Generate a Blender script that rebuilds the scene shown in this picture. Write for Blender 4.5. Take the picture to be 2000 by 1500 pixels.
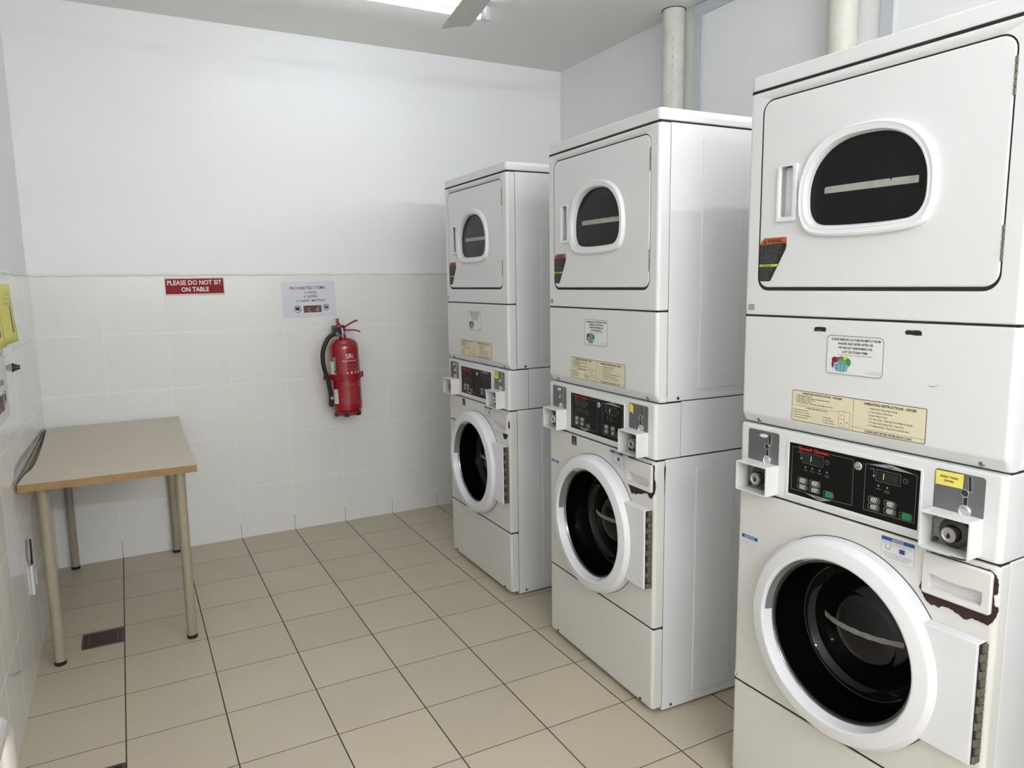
import bpy, bmesh, math, random
from mathutils import Vector, Matrix
R = math.radians
random.seed(7)
scene = bpy.context.scene
for o in list(bpy.data.objects): bpy.data.objects.remove(o)

# ---------------------------------------------------------------- camera
cam_d = bpy.data.cameras.new('camera'); cam = bpy.data.objects.new('camera', cam_d)
scene.collection.objects.link(cam); scene.camera = cam
cam.location = (0.0928, -4.2601, 1.4271)
cam.rotation_euler = (R(82.0443), R(0.777), R(-28.1735))
cam_d.sensor_width = 36; cam_d.lens = 1418.74 / 2000 * 36; cam_d.clip_start = .02
# ---------------------------------------------------------------- world, exposure
w = bpy.data.worlds.new('world'); scene.world = w; w.use_nodes = True
w.node_tree.nodes['Background'].inputs[0].default_value = (.9, .95, 1, 1)
w.node_tree.nodes['Background'].inputs[1].default_value = .05
vs = scene.view_settings
vs.view_transform = 'Standard'; vs.look = 'None'; vs.gamma = 1; vs.use_curve_mapping = False
vs.exposure = 0.23
LAMP = 17.0          # emission of the tube by the back wall
LAMP3 = 48.0         # tube between the fan and the camera
FILL_LAMP = 190.0        # emission of the unseen tubes added behind the camera to brighten the room
TUBE_COL = (.86, .91, 1.0)

C = scene.collection
XL, XR, ZC, YN = -0.2915, 2.7623, 2.7946, -5.9    # left wall, right wall, ceiling, near wall
T = .3; WH = .2984; WZ = -.0053; YF = .2921

# ---------------------------------------------------------------- materials
def lin(c): return tuple(((v / 255) / 12.92 if v / 255 <= .04045 else ((v / 255 + .055) / 1.055) ** 2.4) for v in c)
MATS = {}
def pm(name, rgb, rough=.5, metal=0., spec=.5, coat=0., bump=0., bscale=60., var=0., vscale=3., emit=None, es=0.):
    if name in MATS: return MATS[name]
    m = bpy.data.materials.new(name); m.use_nodes = True; nt = m.node_tree; N = nt.nodes; L = nt.links
    b = N['Principled BSDF']; c = lin(rgb)
    b.inputs['Base Color'].default_value = (*c, 1); b.inputs['Roughness'].default_value = rough
    b.inputs['Metallic'].default_value = metal; b.inputs['Specular IOR Level'].default_value = spec
    b.inputs['Coat Weight'].default_value = coat; b.inputs['Coat Roughness'].default_value = .08
    if emit: b.inputs['Emission Color'].default_value = (*emit, 1); b.inputs['Emission Strength'].default_value = es
    if bump or var:
        tc = N.new('ShaderNodeTexCoord'); nz = N.new('ShaderNodeTexNoise'); L.new(tc.outputs['Object'], nz.inputs['Vector'])
        if bump:
            nz.inputs['Scale'].default_value = bscale; nz.inputs['Detail'].default_value = 3
            bp = N.new('ShaderNodeBump'); bp.inputs['Strength'].default_value = bump; bp.inputs['Distance'].default_value = .002
            L.new(nz.outputs['Fac'], bp.inputs['Height']); L.new(bp.outputs['Normal'], b.inputs['Normal'])
        if var:
            n2 = N.new('ShaderNodeTexNoise'); n2.inputs['Scale'].default_value = vscale; n2.inputs['Detail'].default_value = 6
            L.new(tc.outputs['Object'], n2.inputs['Vector'])
            r = N.new('ShaderNodeValToRGB'); r.color_ramp.elements[0].position = .3; r.color_ramp.elements[1].position = .7
            r.color_ramp.elements[0].color = (*[v * (1 - var) for v in c], 1); r.color_ramp.elements[1].color = (*[min(1, v * (1 + var)) for v in c], 1)
            L.new(n2.outputs['Fac'], r.inputs[0]); L.new(r.outputs[0], b.inputs['Base Color'])
    MATS[name] = m; return m

def tiled(name, axA, offA, axB, offB, sB, rgb, grout, wA, wB, rough, var, speck=0., dirt=False, bump=.3, dirtcol=None, wavy=0.):
    """square tiles on the plane of two world axes, with grout lines"""
    m = bpy.data.materials.new(name); m.use_nodes = True; nt = m.node_tree; N = nt.nodes; L = nt.links
    b = N['Principled BSDF']
    geo = N.new('ShaderNodeTexCoord'); sep = N.new('ShaderNodeSeparateXYZ'); L.new(geo.outputs['Object'], sep.inputs[0])
    def mt(op, a, c=None, d=None):
        n = N.new('ShaderNodeMath'); n.operation = op
        for i, v in enumerate((a, c, d)):
            if v is None: continue
            if isinstance(v, (int, float)): n.inputs[i].default_value = v
            else: L.new(v, n.inputs[i])
        return n.outputs[0]
    def line(ax, off, s, wd):
        q = mt('DIVIDE', mt('SUBTRACT', sep.outputs[ax], off), s)
        idx = mt('FLOOR', q); fr = mt('SUBTRACT', q, idx)
        d = mt('MULTIPLY', mt('MINIMUM', fr, mt('SUBTRACT', 1., fr)), s)
        return idx, mt('SUBTRACT', 1., mt('SMOOTHSTEP' if False else 'GREATER_THAN', d, wd / 2)), d
    ia, la, da = line(axA, offA, T, wA); ib, lb, db = line(axB, offB, sB, wB)
    g = mt('MAXIMUM', la, lb)
    cmb = N.new('ShaderNodeCombineXYZ'); L.new(ia, cmb.inputs[0]); L.new(ib, cmb.inputs[1])
    wn = N.new('ShaderNodeTexWhiteNoise'); wn.noise_dimensions = '3D'; L.new(cmb.outputs[0], wn.inputs['Vector'])
    nz = N.new('ShaderNodeTexNoise'); nz.inputs['Scale'].default_value = 220 if speck else 4; nz.inputs['Detail'].default_value = 5
    L.new(geo.outputs['Object'], nz.inputs['Vector'])
    n2 = N.new('ShaderNodeTexNoise'); n2.inputs['Scale'].default_value = 5; n2.inputs['Detail'].default_value = 4
    L.new(geo.outputs['Object'], n2.inputs['Vector'])
    f = mt('ADD', mt('MULTIPLY', mt('SUBTRACT', wn.outputs['Value'], .5), var), 1.)
    f = mt('ADD', f, mt('MULTIPLY', mt('SUBTRACT', nz.outputs['Fac'], .5), speck))
    f = mt('ADD', f, mt('MULTIPLY', mt('SUBTRACT', n2.outputs['Fac'], .5), .10 if speck else .02))
    base = N.new('ShaderNodeVectorMath'); base.operation = 'SCALE'; base.inputs[0].default_value = lin(rgb); L.new(f, base.inputs['Scale'])
    mx = N.new('ShaderNodeMix'); mx.data_type = 'RGBA'; L.new(g, mx.inputs['Factor'])
    L.new(base.outputs[0], mx.inputs[6]); mx.inputs[7].default_value = (*lin(grout), 1)
    out = mx.outputs[2]
    if dirt:   # grime that has settled in the lowest grout joints
        lo = mt('MULTIPLY', la, mt('LESS_THAN', mt('ADD', sep.outputs[2], mt('MULTIPLY', n2.outputs['Fac'], .05)), .115))
        m2 = N.new('ShaderNodeMix'); m2.data_type = 'RGBA'; L.new(lo, m2.inputs['Factor']); L.new(out, m2.inputs[6])
        m2.inputs[7].default_value = (*lin(dirtcol), 1); out = m2.outputs[2]
    L.new(out, b.inputs['Base Color'])
    rr = mt('ADD', mt('MULTIPLY', g, .5), rough); L.new(rr, b.inputs['Roughness'])
    bp = N.new('ShaderNodeBump'); bp.inputs['Strength'].default_value = bump; bp.inputs['Distance'].default_value = .0015
    hd = mt('MINIMUM', mt('DIVIDE', mt('MINIMUM', da, db), .003), 1.)
    if wavy: hd = mt('ADD', hd, mt('MULTIPLY', n2.outputs['Fac'], wavy))
    L.new(hd, bp.inputs['Height']); L.new(bp.outputs['Normal'], b.inputs['Normal'])
    MATS[name] = m; return m

FLOOR = tiled('beige floor tile', 0, 0., 1, -YF, T, (194, 183, 163), (66, 56, 50), .0042, .0030, .42, .07, speck=.22, bump=.35)
TBACK = tiled('white wall tile back', 0, 0., 2, WZ, WH, (234, 234, 231), (246, 246, 242), .0020, .0032, .12, .012, dirt=True, dirtcol=(84, 74, 60), wavy=.35)
TLEFT = tiled('white wall tile left', 1, 0., 2, WZ, WH, (234, 234, 231), (242, 241, 236), .0028, .0028, .045, .012, wavy=.06)
PAINT = pm('white wall paint', (239, 240, 240), .42, bump=.06, bscale=25)
CEIL = pm('ceiling paint', (241, 241, 236), .8, bump=.05, bscale=40)
CAULK = pm('white caulk', (236, 236, 230), .35, bump=.6, bscale=50)
ENAM = pm('white enamel', (223, 224, 224), .3, bump=.05, bscale=700)
ENAMW = pm('aged white enamel', (221, 220, 215), .3, bump=.05, bscale=700)
ENAMS = pm('white enamel side panel', (228, 230, 231), .22, bump=.05, bscale=500)
PLAST = pm('white plastic', (229, 230, 233), .28)
PLASTW = pm('drawer plastic', (224, 223, 221), .3)
DARKGAP = pm('dark gap', (30, 29, 28), .8)  # near-black fill that paints shade into seams and gaps
BLACKG = pm('dark door glass', (20, 20, 22), .12, spec=.22)
BOWL = pm('black bowl glass', (5, 5, 6), .07, spec=.28)
BLACKP = pm('black control foil', (9, 9, 10), .35, spec=.2)
GREYT = pm('grey print', (150, 150, 148), .5)
GREYB = pm('grey button', (176, 176, 172), .4)
GREEN = pm('green button', (22, 138, 78), .4)
RED = pm('red print', (176, 30, 34), .5)
BLACK = pm('black print', (26, 26, 28), .6)
WHITEP = pm('white sticker', (226, 227, 228), .35)
CREAM = pm('cream sticker', (222, 214, 184), .45)
BLUE = pm('blue print', (24, 84, 150), .45)
VIOLET = pm('violet print', (60, 50, 140), .45)
ORANGE = pm('orange print', (178, 88, 42), .45)
LIME = pm('lime print', (198, 214, 60), .45)
YELLOW = pm('yellow label paper', (232, 222, 104), .5)
TAPE = pm('worn tape strip', (160, 158, 150), .6, var=.12, vscale=60)
TAPED = pm('tape strip behind glass', (120, 120, 114), .4, var=.15, vscale=60)
STEEL = pm('brushed steel', (150, 152, 156), .34, metal=1., bump=.05, bscale=300)
PLATE = pm('grey coin plate', (128, 130, 134), .38, metal=.75)
CHROME = pm('chrome', (215, 215, 215), .12, metal=1.)
LOCKD = pm('dark lock metal', (74, 74, 72), .42, metal=.8)
LOCKP = pm('worn lock plate', (128, 126, 120), .45, metal=.7, var=.25, vscale=90)
RUST = pm('rust', (52, 30, 22), .9, bump=1., bscale=260, var=.45, vscale=120)
RUSTE = pm('rust stained edge', (150, 112, 74), .8, var=.3, vscale=200)
HINGE = pm('hinge steel', (132, 126, 112), .45, metal=.7)
LEDM = pm('lit green digit', (40, 60, 10), .5, emit=(.55, .9, .08), es=1.3)
LEDO = pm('unlit window', (20, 24, 20), .2)
REDP = pm('red powder coat', (148, 8, 22), .2, coat=.7)
REDS = pm('red strap steel', (146, 8, 22), .28)
RUBBER = pm('black rubber', (16, 16, 17), .45)
TTOP = pm('beige laminate', (199, 188, 170), .42, var=.02, vscale=8)
TEDGE = pm('wood grain edge', (146, 118, 76), .5, var=.16, vscale=30)
TLEG = pm('beige metal leg', (157, 148, 129), .3)
BAND = pm('peeling edge band', (150, 138, 124), .6)
SIGNR = pm('red sign face', (138, 16, 30), .5, spec=.2)
SIGNB = pm('faded sign backing', (222, 206, 186), .5)
PAPER = pm('white paper', (214, 215, 224), .4)
MAROON = pm('maroon print', (118, 30, 42), .5)
PHOTO = pm('printed carpet picture', (96, 56, 52), .5, var=.6, vscale=45)
PVC = pm('old pipe', (212, 211, 200), .45, var=.07, vscale=14)
GALV = pm('galvanised strip', (196, 201, 206), .4, metal=.08)
FAN = pm('fan blade', (196, 194, 188), .4)
LAMPB = pm('lamp body', (232, 234, 236), .35)
SOCK = pm('lamp socket', (196, 194, 196), .35)
GREYD = pm('drain steel', (110, 98, 92), .35, metal=.7)
DRAINW = pm('dark drain well', (66, 56, 54), .35, metal=.4)
TUBEM = bpy.data.materials.new('lit fluorescent tube'); TUBEM.use_nodes = True
_b = TUBEM.node_tree.nodes['Principled BSDF']; _b.inputs['Emission Color'].default_value = (*TUBE_COL, 1); _b.inputs['Emission Strength'].default_value = LAMP
_b.inputs['Base Color'].default_value = (.8, .8, .8, 1)
TUBEN = TUBEM.copy(); TUBEN.name = 'added fill tube'; TUBEN.node_tree.nodes['Principled BSDF'].inputs['Emission Color'].default_value = (.965, .975, 1., 1); TUBEN.node_tree.nodes['Principled BSDF'].inputs['Emission Strength'].default_value = FILL_LAMP
TUBEC = TUBEN.copy(); TUBEC.name = 'lit middle tube'; TUBEC.node_tree.nodes['Principled BSDF'].inputs['Emission Strength'].default_value = LAMP3

# ---------------------------------------------------------------- geometry helpers
_tc = {}
def text_geo(s, bold=0.):
    k = (s, bold)
    if k in _tc: return _tc[k]
    cu = bpy.data.curves.new('t', 'FONT'); cu.body = s; cu.size = 1; cu.resolution_u = 2; cu.offset = bold; cu.align_x = 'LEFT'
    o = bpy.data.objects.new('t', cu); C.objects.link(o)
    dg = bpy.context.evaluated_depsgraph_get(); me = o.evaluated_get(dg).to_mesh()
    vs_ = [tuple(v.co) for v in me.vertices]; fs = [tuple(p.vertices) for p in me.polygons]
    o.evaluated_get(dg).to_mesh_clear(); bpy.data.objects.remove(o); bpy.data.curves.remove(cu)
    x0 = min(v[0] for v in vs_); x1 = max(v[0] for v in vs_); h = max(v[1] for v in vs_)
    vs_ = [(v[0] - x0, v[1], 0) for v in vs_]
    _tc[k] = (vs_, fs, x1 - x0, h); return _tc[k]

def rrect(a0, a1, b0, b1, r, n=6):
    pts = []
    for cx, cy, s in ((a1 - r, b1 - r, 0), (a0 + r, b1 - r, 90), (a0 + r, b0 + r, 180), (a1 - r, b0 + r, 270)):
        for i in range(n + 1):
            t = R(s + 90 * i / n); pts.append((cx + r * math.cos(t), cy + r * math.sin(t)))
    return pts
def spline(pts, n=6):
    out = []; m = len(pts)
    for i in range(m):
        p0, p1, p2, p3 = (Vector(pts[(i + k) % m]) for k in (-1, 0, 1, 2))
        for j in range(n):
            t = j / n
            out.append(tuple(.5 * ((2 * p1) + (p2 - p0) * t + (2 * p0 - 5 * p1 + 4 * p2 - p3) * t * t + (3 * p1 - p0 - 3 * p2 + p3) * t ** 3)))
    return out
def ring(cx, cy, r, n=32, ry=None): return [(cx + r * math.cos(2 * math.pi * i / n), cy + (ry or r) * math.sin(2 * math.pi * i / n)) for i in range(n)]

class B:
    def __init__(s): s.v = []; s.f = []; s.m = []; s.ms = []
    def mi(s, m):
        if m not in s.ms: s.ms.append(m)
        return s.ms.index(m)
    def add(s, vs_, fs, m):
        o = len(s.v); k = s.mi(m); s.v += [tuple(v) for v in vs_]
        for f in fs: s.f.append(tuple(i + o for i in f)); s.m.append(k)
        return s
    def loft(s, loops, m, caps=(True, True), closed=True):
        n = len(loops[0]); vs_ = [p for l in loops for p in l]; fs = []
        for k in range(len(loops) - 1):
            for i in range(n if closed else n - 1):
                j = (i + 1) % n; fs.append((k * n + i, k * n + j, (k + 1) * n + j, (k + 1) * n + i))
        if caps[0]: fs.append(tuple(range(n))[::-1])
        if caps[1]: fs.append(tuple((len(loops) - 1) * n + i for i in range(n)))
        return s.add(vs_, fs, m)
    def prism(s, poly, c0, c1, m): return s.loft([[(a, b, c0) for a, b in poly], [(a, b, c1) for a, b in poly]], m)
    def rect(s, a0, a1, b0, b1, c0, c1, m): return s.prism([(a0, b0), (a1, b0), (a1, b1), (a0, b1)], c0, c1, m)
    def bprism(s, poly, c0, c1, r, m, seg=2, back=False):
        """prism whose front (c1) rim is rounded"""
        n = len(poly); cx = sum(p[0] for p in poly) / n; cy = sum(p[1] for p in poly) / n
        area = sum(poly[i][0] * poly[(i + 1) % n][1] - poly[(i + 1) % n][0] * poly[i][1] for i in range(n)); sg = 1 if area > 0 else -1
        def inset(e):
            out = []
            for i in range(n):
                p0, p1, p2 = Vector(poly[i - 1]), Vector(poly[i]), Vector(poly[(i + 1) % n])
                d1 = (p1 - p0).normalized(); d2 = (p2 - p1).normalized()
                n1 = Vector((-d1.y, d1.x)) * sg; n2 = Vector((-d2.y, d2.x)) * sg; b_ = (n1 + n2)
                b_ = b_ / max(.3, b_.length_squared) * 2 if b_.length > 1e-6 else n1
                out.append(tuple(p1 + b_ * e))
            return out
        lv = []
        if back:
            for i in range(seg): t = R(90 * i / seg); lv.append((c0 + r * (1 - math.cos(R(90) - t)) if False else c0 + r * (1 - math.sin(R(90) - 0) * math.cos(t)) * 0 + r * math.sin(t) * 0 + r * (1 - math.cos(t)), r * (1 - math.sin(t))))
        else: lv.append((c0, 0))
        for i in range(seg + 1): t = R(90 * i / seg); lv.append((c1 - r + r * math.sin(t), r * (1 - math.cos(t))))
        return s.loft([[(a, b, c) for a, b in inset(e)] for c, e in lv], m)
    def box(s, a0, a1, b0, b1, c0, c1, r, m, seg=2):
        bm = bmesh.new(); bmesh.ops.create_cube(bm, size=1)
        for v in bm.verts: v.co = Vector(((a0 + a1) / 2 + v.co.x * (a1 - a0), (b0 + b1) / 2 + v.co.y * (b1 - b0), (c0 + c1) / 2 + v.co.z * (c1 - c0)))
        if r: bmesh.ops.bevel(bm, geom=bm.edges[:], offset=r, segments=seg, profile=.5, affect='EDGES')
        bm.verts.index_update(); s.add([v.co[:] for v in bm.verts], [[v.index for v in f.verts] for f in bm.faces], m); bm.free(); return s
    def lathe(s, prof, cx, cy, m, n=48, a0=0, a1=360, caps=(False, False)):
        """profile [(radius, c)] about the c axis"""
        full = a1 - a0 >= 360; k = n if full else n + 1; lo = []
        for r_, c in prof: lo.append([(cx + r_ * math.cos(R(a0 + (a1 - a0) * i / n)), cy + r_ * math.sin(R(a0 + (a1 - a0) * i / n)), c) for i in range(k)])
        return s.loft(lo, m, caps, full)
    def tube(s, path, r, m, n=12, caps=True):
        P = [Vector(p) for p in path]; lo = []; up = Vector((0, 0, 1))
        t0 = (P[1] - P[0]).normalized(); a = t0.orthogonal().normalized()
        for i, p in enumerate(P):
            t = ((P[min(i + 1, len(P) - 1)] - P[max(i - 1, 0)])).normalized()
            a = (a - t * a.dot(t)).normalized(); b_ = t.cross(a); rr = r[i] if isinstance(r, (list, tuple)) else r
            lo.append([tuple(p + rr * (a * math.cos(2 * math.pi * k / n) + b_ * math.sin(2 * math.pi * k / n))) for k in range(n)])
        return s.loft(lo, m, (caps, caps))
    def line(s, pts, wd, c, m, closed=False):
        n = len(pts)
        for i in range(n if closed else n - 1):
            p, q = Vector(pts[i]), Vector(pts[(i + 1) % n]); d = q - p
            if d.length < 1e-7: continue
            d.normalize(); nn = Vector((-d.y, d.x)) * wd / 2; e = d * wd / 2; p = p - e; q = q + e
            s.add([(*(p + nn), c), (*(p - nn), c), (*(q - nn), c), (*(q + nn), c)], [(0, 1, 2, 3)], m)
        return s
    def text(s, t, a, b, c, m, h=None, wd=None, al='C', bold=0., rot=0, fn=None):
        """a,b: baseline anchor; wd: width to fit, h: cap height"""
        vs_, fs, tw, th = text_geo(t, bold)
        sx = wd / tw if wd else h / th; sy = h / th if h else sx
        off = {'C': -tw / 2, 'L': 0, 'R': -tw}[al]; out = []
        for x, y, z in vs_:
            p = ((x + off) * sx, y * sy)
            cr, sr = math.cos(R(rot)), math.sin(R(rot)); p = (p[0] * cr - p[1] * sr, p[0] * sr + p[1] * cr)
            out.append((a + p[0], b + p[1], c))
        if fn: out = [fn(q) for q in out]
        return s.add(out, fs, m)
    def build(s, name, parent=None, M=None, sharp=32, wn=True, loc=None, recalc=True):
        me = bpy.data.meshes.new(name)
        vs_ = [M @ Vector(v) for v in s.v] if M is not None else s.v
        me.from_pydata([tuple(v) for v in vs_], [], s.f)
        for m in s.ms: me.materials.append(m)
        for p, k in zip(me.polygons, s.m): p.material_index = k
        if recalc:
            bm = bmesh.new(); bm.from_mesh(me); bmesh.ops.recalc_face_normals(bm, faces=bm.faces[:]); bm.to_mesh(me); bm.free()
        me.validate(); me.update()
        o = bpy.data.objects.new(name, me); C.objects.link(o)
        if parent: o.parent = parent
        if loc: o.location = loc
        smooth(o, sharp, wn); return o
def smooth(o, sharp=32, wn=True):
    me = o.data
    for p in me.polygons: p.use_smooth = True
    me.set_sharp_from_angle(angle=R(sharp))
    if wn:
        md = o.modifiers.new('weighted normals', 'WEIGHTED_NORMAL'); md.keep_sharp = True; md.weight = 80
def cut(o, cutters):
    """boolean difference, baked into the mesh"""
    for mod in list(o.modifiers): o.modifiers.remove(mod)
    for c in cutters:
        md = o.modifiers.new('cut', 'BOOLEAN'); md.operation = 'DIFFERENCE'; md.solver = 'EXACT'; md.object = c
    dg = bpy.context.evaluated_depsgraph_get(); dg.update()
    me = bpy.data.meshes.new_from_object(o.evaluated_get(dg)); o.modifiers.clear(); o.data = me
    for c in cutters: bpy.data.objects.remove(c)
    smooth(o)
def empty(name, loc=(0, 0, 0), rz=0):
    o = bpy.data.objects.new(name, None); C.objects.link(o); o.location = loc; o.rotation_euler = (0, 0, rz); o.empty_display_size = .1; return o
def tag(o, label, cat, group=None):
    o['label'] = label; o['category'] = cat
    if group: o['group'] = group
    return o
def struct(o): o['kind'] = 'structure'; return o
def slab(name, x0, x1, y0, y1, z0, z1, m):
    return struct(B().rect(x0, x1, y0, y1, z0, z1, m).build(name, wn=False))

# ---------------------------------------------------------------- room shell
slab('floor', XL - .2, XR + .2, YN - .2, .2, -.12, 0, FLOOR)
slab('ceiling', XL - .2, XR + .2, YN - .2, .2, ZC, ZC + .12, CEIL)
ZT = 1.490
wb = B().rect(XL - .2, XR + .2, .010, .2, 0, ZC, PAINT); wb.rect(XL - .2, XR + .2, 0, .02, 0, ZT, TBACK); struct(wb.build('wall_back', wn=False))
wl = B().rect(XL - .2, XL - .010, YN, .01, 0, ZC, PAINT); wl.rect(XL - .02, XL, YN, 0, 0, ZT, TLEFT); struct(wl.build('wall_left', wn=False))
wr = B().rect(XR, XR + .2, YN, .01, 0, ZC, PAINT); wr.rect(XR - .010, XR + .02, YN, 0, 0, ZT, TLEFT); struct(wr.build('wall_right', wn=False))
slab('wall_front', XL - .2, XR + .2, YN - .15, YN, 0, ZC, PAINT)
def caulk(name, p, q, seed):
    rnd = random.Random(seed); P = []; rs = []; n = 70
    for i in range(n + 1):
        t = i / n; P.append(Vector(p).lerp(Vector(q), t) + Vector((0, 0, rnd.uniform(-.0018, .0018)))); rs.append(.0075 + rnd.uniform(-.0015, .002))
    struct(B().tube(P, rs, CAULK, 8).build(name, wn=False))
caulk('trim_1', (XL, .003, ZT + .001), (XR, .003, ZT + .001), 3)
caulk('trim_2', (XL - .003, 0, ZT + .001), (XL - .003, YN + .2, ZT + .001), 4)
# metal strips that hold the boards of the right wall
def strip(name, y0, y1, z0, z1):
    b_ = B().box(XR - .016, XR + .004, y0, y1, z0, z1, .002, GALV)
    return struct(b_.build(name))
strip('trim_3', -1.342, -1.290, ZT, 2.735)
strip('trim_4', -2.382, -2.328, ZT, 2.735)
strip('trim_5', -3.45, -3.40, ZT, 2.735)
strip('trim_6', YN + .02, -1.280, 2.735, 2.788)

# ---------------------------------------------------------------- service pipes on the right wall
def pipe(y, label, printed):
    t = empty('drain_pipe', (2.700, y, 0)); r_ = .056
    P = B().lathe([(r_ - .004, 0), (r_, .001), (r_, ZC - .002), (r_ - .004, ZC - .001)], 0, 0, PVC, 40, caps=(True, True))
    if printed:
        rnd = random.Random(5)
        for k in range(9):
            z = 2.30 + k * .042; a = R(222)
            P.text(random.Random(k).choice(['110', 'PVC', 'MM']), 0, 0, 0, GREYT, h=.009, fn=lambda q, z=z, a=a: ((r_ + .0006) * math.cos(a + q[1] / r_), (r_ + .0006) * math.sin(a + q[1] / r_), z + q[0]))
    P.build('pipe_body', t)
    B().lathe([(r_ + .0005, ZC - .003), (r_ + .004, ZC - .003), (r_ + .004, ZC - .0005), (r_ + .0005, ZC - .0005)], 0, 0, DARKGAP, 40).build('ceiling_joint', t, wn=False)
    tag(t, label, 'pipe', 'drain pipes on the right wall')
pipe(-1.185, 'off-white drain pipe rising behind the middle washer dryer stack', True)
pipe(-2.195, 'off-white drain pipe rising behind the nearest washer dryer stack', False)

# ---------------------------------------------------------------- fluorescent battens
def batten(x0, x1, y, label, tm=None, drop=0.):
    t = empty('ceiling_light', ((x0 + x1) / 2, y, ZC - drop)); h = (x1 - x0) / 2
    if drop:  # only the added lamps hang low, to light the ceiling more
        for s in (-1, 1): B().tube([(s * h * .6, 0, -.002), (s * h * .6, 0, drop * .5), (s * h * .6, 0, drop)], .006, STEEL, 10).build('hanging_rod', t)
    prof = [(-.022, 0), (-.022, -.022), (-.014, -.034), (.014, -.034), (.022, -.022), (.022, 0)]
    b_ = B().loft([[(-h + .01, a, c) for a, c in prof], [(h - .01, a, c) for a, c in prof]], LAMPB); b_.build('light_body', t)
    for s in (-1, 1):
        e = B().box(s * h - .012, s * h + .012, -.013, .013, -.082, -.02, .004, SOCK)
        e.box(s * h - .005 - .010 * s, s * h + .005 - .010 * s, -.017, .017, -.085, -.052, .004, SOCK); e.build('lamp_socket', t)
    P = [(-h + .014 + (2 * h - .028) * i / 8, 0, -.068) for i in range(9)]
    tb = B().tube(P, .013, tm or TUBEM, 14); tb.build('fluorescent_tube', t, wn=False)
    for s in (-1, 1):
        B().tube([(s * (h - .013), 0, -.068), (s * (h - .040), 0, -.068)], .0138, SOCK, 14).build('tube_cap', t, wn=False)
    tag(t, label, 'light', 'fluorescent ceiling lights')
batten(.60, 1.80, -.85, 'lit white fluorescent tube light at the top of the photo, partly behind the fan blade')
batten(1.15, 2.35, -3.72, 'white fluorescent ceiling light between the ceiling fan and the camera', TUBEC)
batten(1.25, 2.45, -5.45, 'unseen fluorescent light added behind the camera to brighten the room, at the right wall', TUBEN, .65)  # added fill lamp, lifts the brightness of the whole room
batten(-.10, 1.10, -5.45, 'unseen fluorescent light added behind the camera to brighten the room, at the left wall', TUBEN, .65)  # second added fill lamp, out of view

# ---------------------------------------------------------------- ceiling fan
t = empty('ceiling_fan', (1.21, -2.17, 2.40))
B().lathe([(.0, -.05), (.05, -.048), (.085, -.03), (.095, 0), (.09, .03), (.06, .06), (.02, .075), (0, .075)], 0, 0, FAN, 36).build('motor_housing', t)
B().lathe([(.012, .07), (.012, ZC - 2.40 - .03)], 0, 0, FAN, 16).build('down_rod', t, wn=False)
B().lathe([(.015, ZC - 2.40 - .07), (.05, ZC - 2.40 - .03), (.06, ZC - 2.40 - .001)], 0, 0, FAN, 28).build('canopy', t)
for k in range(3):
    a = R(81 + 120 * k); ca, sa = math.cos(a), math.sin(a); P = []
    def at(r_, s_, z): return (r_ * ca - s_ * sa, r_ * sa + s_ * ca, z)
    lo = []
    for i in range(11):
        f = i / 10; r_ = .15 + .465 * f; wd = .052 + .010 * f; e = .006 if i == 10 else 0
        lo.append([at(r_, -wd + e, .012), at(r_, 0, .004), at(r_, wd - e, -.010), at(r_, wd - e, -.0125), at(r_, 0, .0015), at(r_, -wd + e, .0095)])
    B().loft(lo, FAN).build('blade', t)
    B().box(.07, .20, -.015, .015, -.004, .002, .001, STEEL).build('blade_arm', t, M=Matrix.Rotation(a, 4, 'Z'))
tag(t, 'grey ceiling fan, one blade reaching in front of the lit tube light', 'fan')

# ---------------------------------------------------------------- floor drains
def drain(x0, x1, y0, y1, label):
    t = empty('floor_drain', ((x0 + x1) / 2, (y0 + y1) / 2, 0)); hx = (x1 - x0) / 2; hy = (y1 - y0) / 2
    b_ = B(); fr = .009
    o_ = rrect(-hx, hx, -hy, hy, .003, 2); i_ = rrect(-hx + fr, hx - fr, -hy + fr, hy - fr, .003, 2)
    b_.loft([[(a, b, .0002) for a, b in o_], [(a, b, .003) for a, b in o_], [(a, b, .003) for a, b in i_], [(a, b, .0012) for a, b in i_]], GREYD, (False, False)); b_.build('rim', t)
    g = B().rect(-hx + fr, hx - fr, -hy + fr, hy - fr, .0003, .0014, DRAINW); g.build('cover_plate', t, wn=False)
    for s in (-1, 1): B().box(s * (hx - .022) - .003, s * (hx - .022) + .003, -hy + .02, hy - .02, .0012, .0026, .0006, GREYD).build('slot_bar', t)
    tag(t, label, 'drain', 'square floor drains')
drain(-.152, -.002, -1.050, -.906, 'square dark steel floor drain under the table')
drain(-.152, -.002, -2.06, -1.914, 'square steel floor drain cut off by the bottom edge of the photo')

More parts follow.
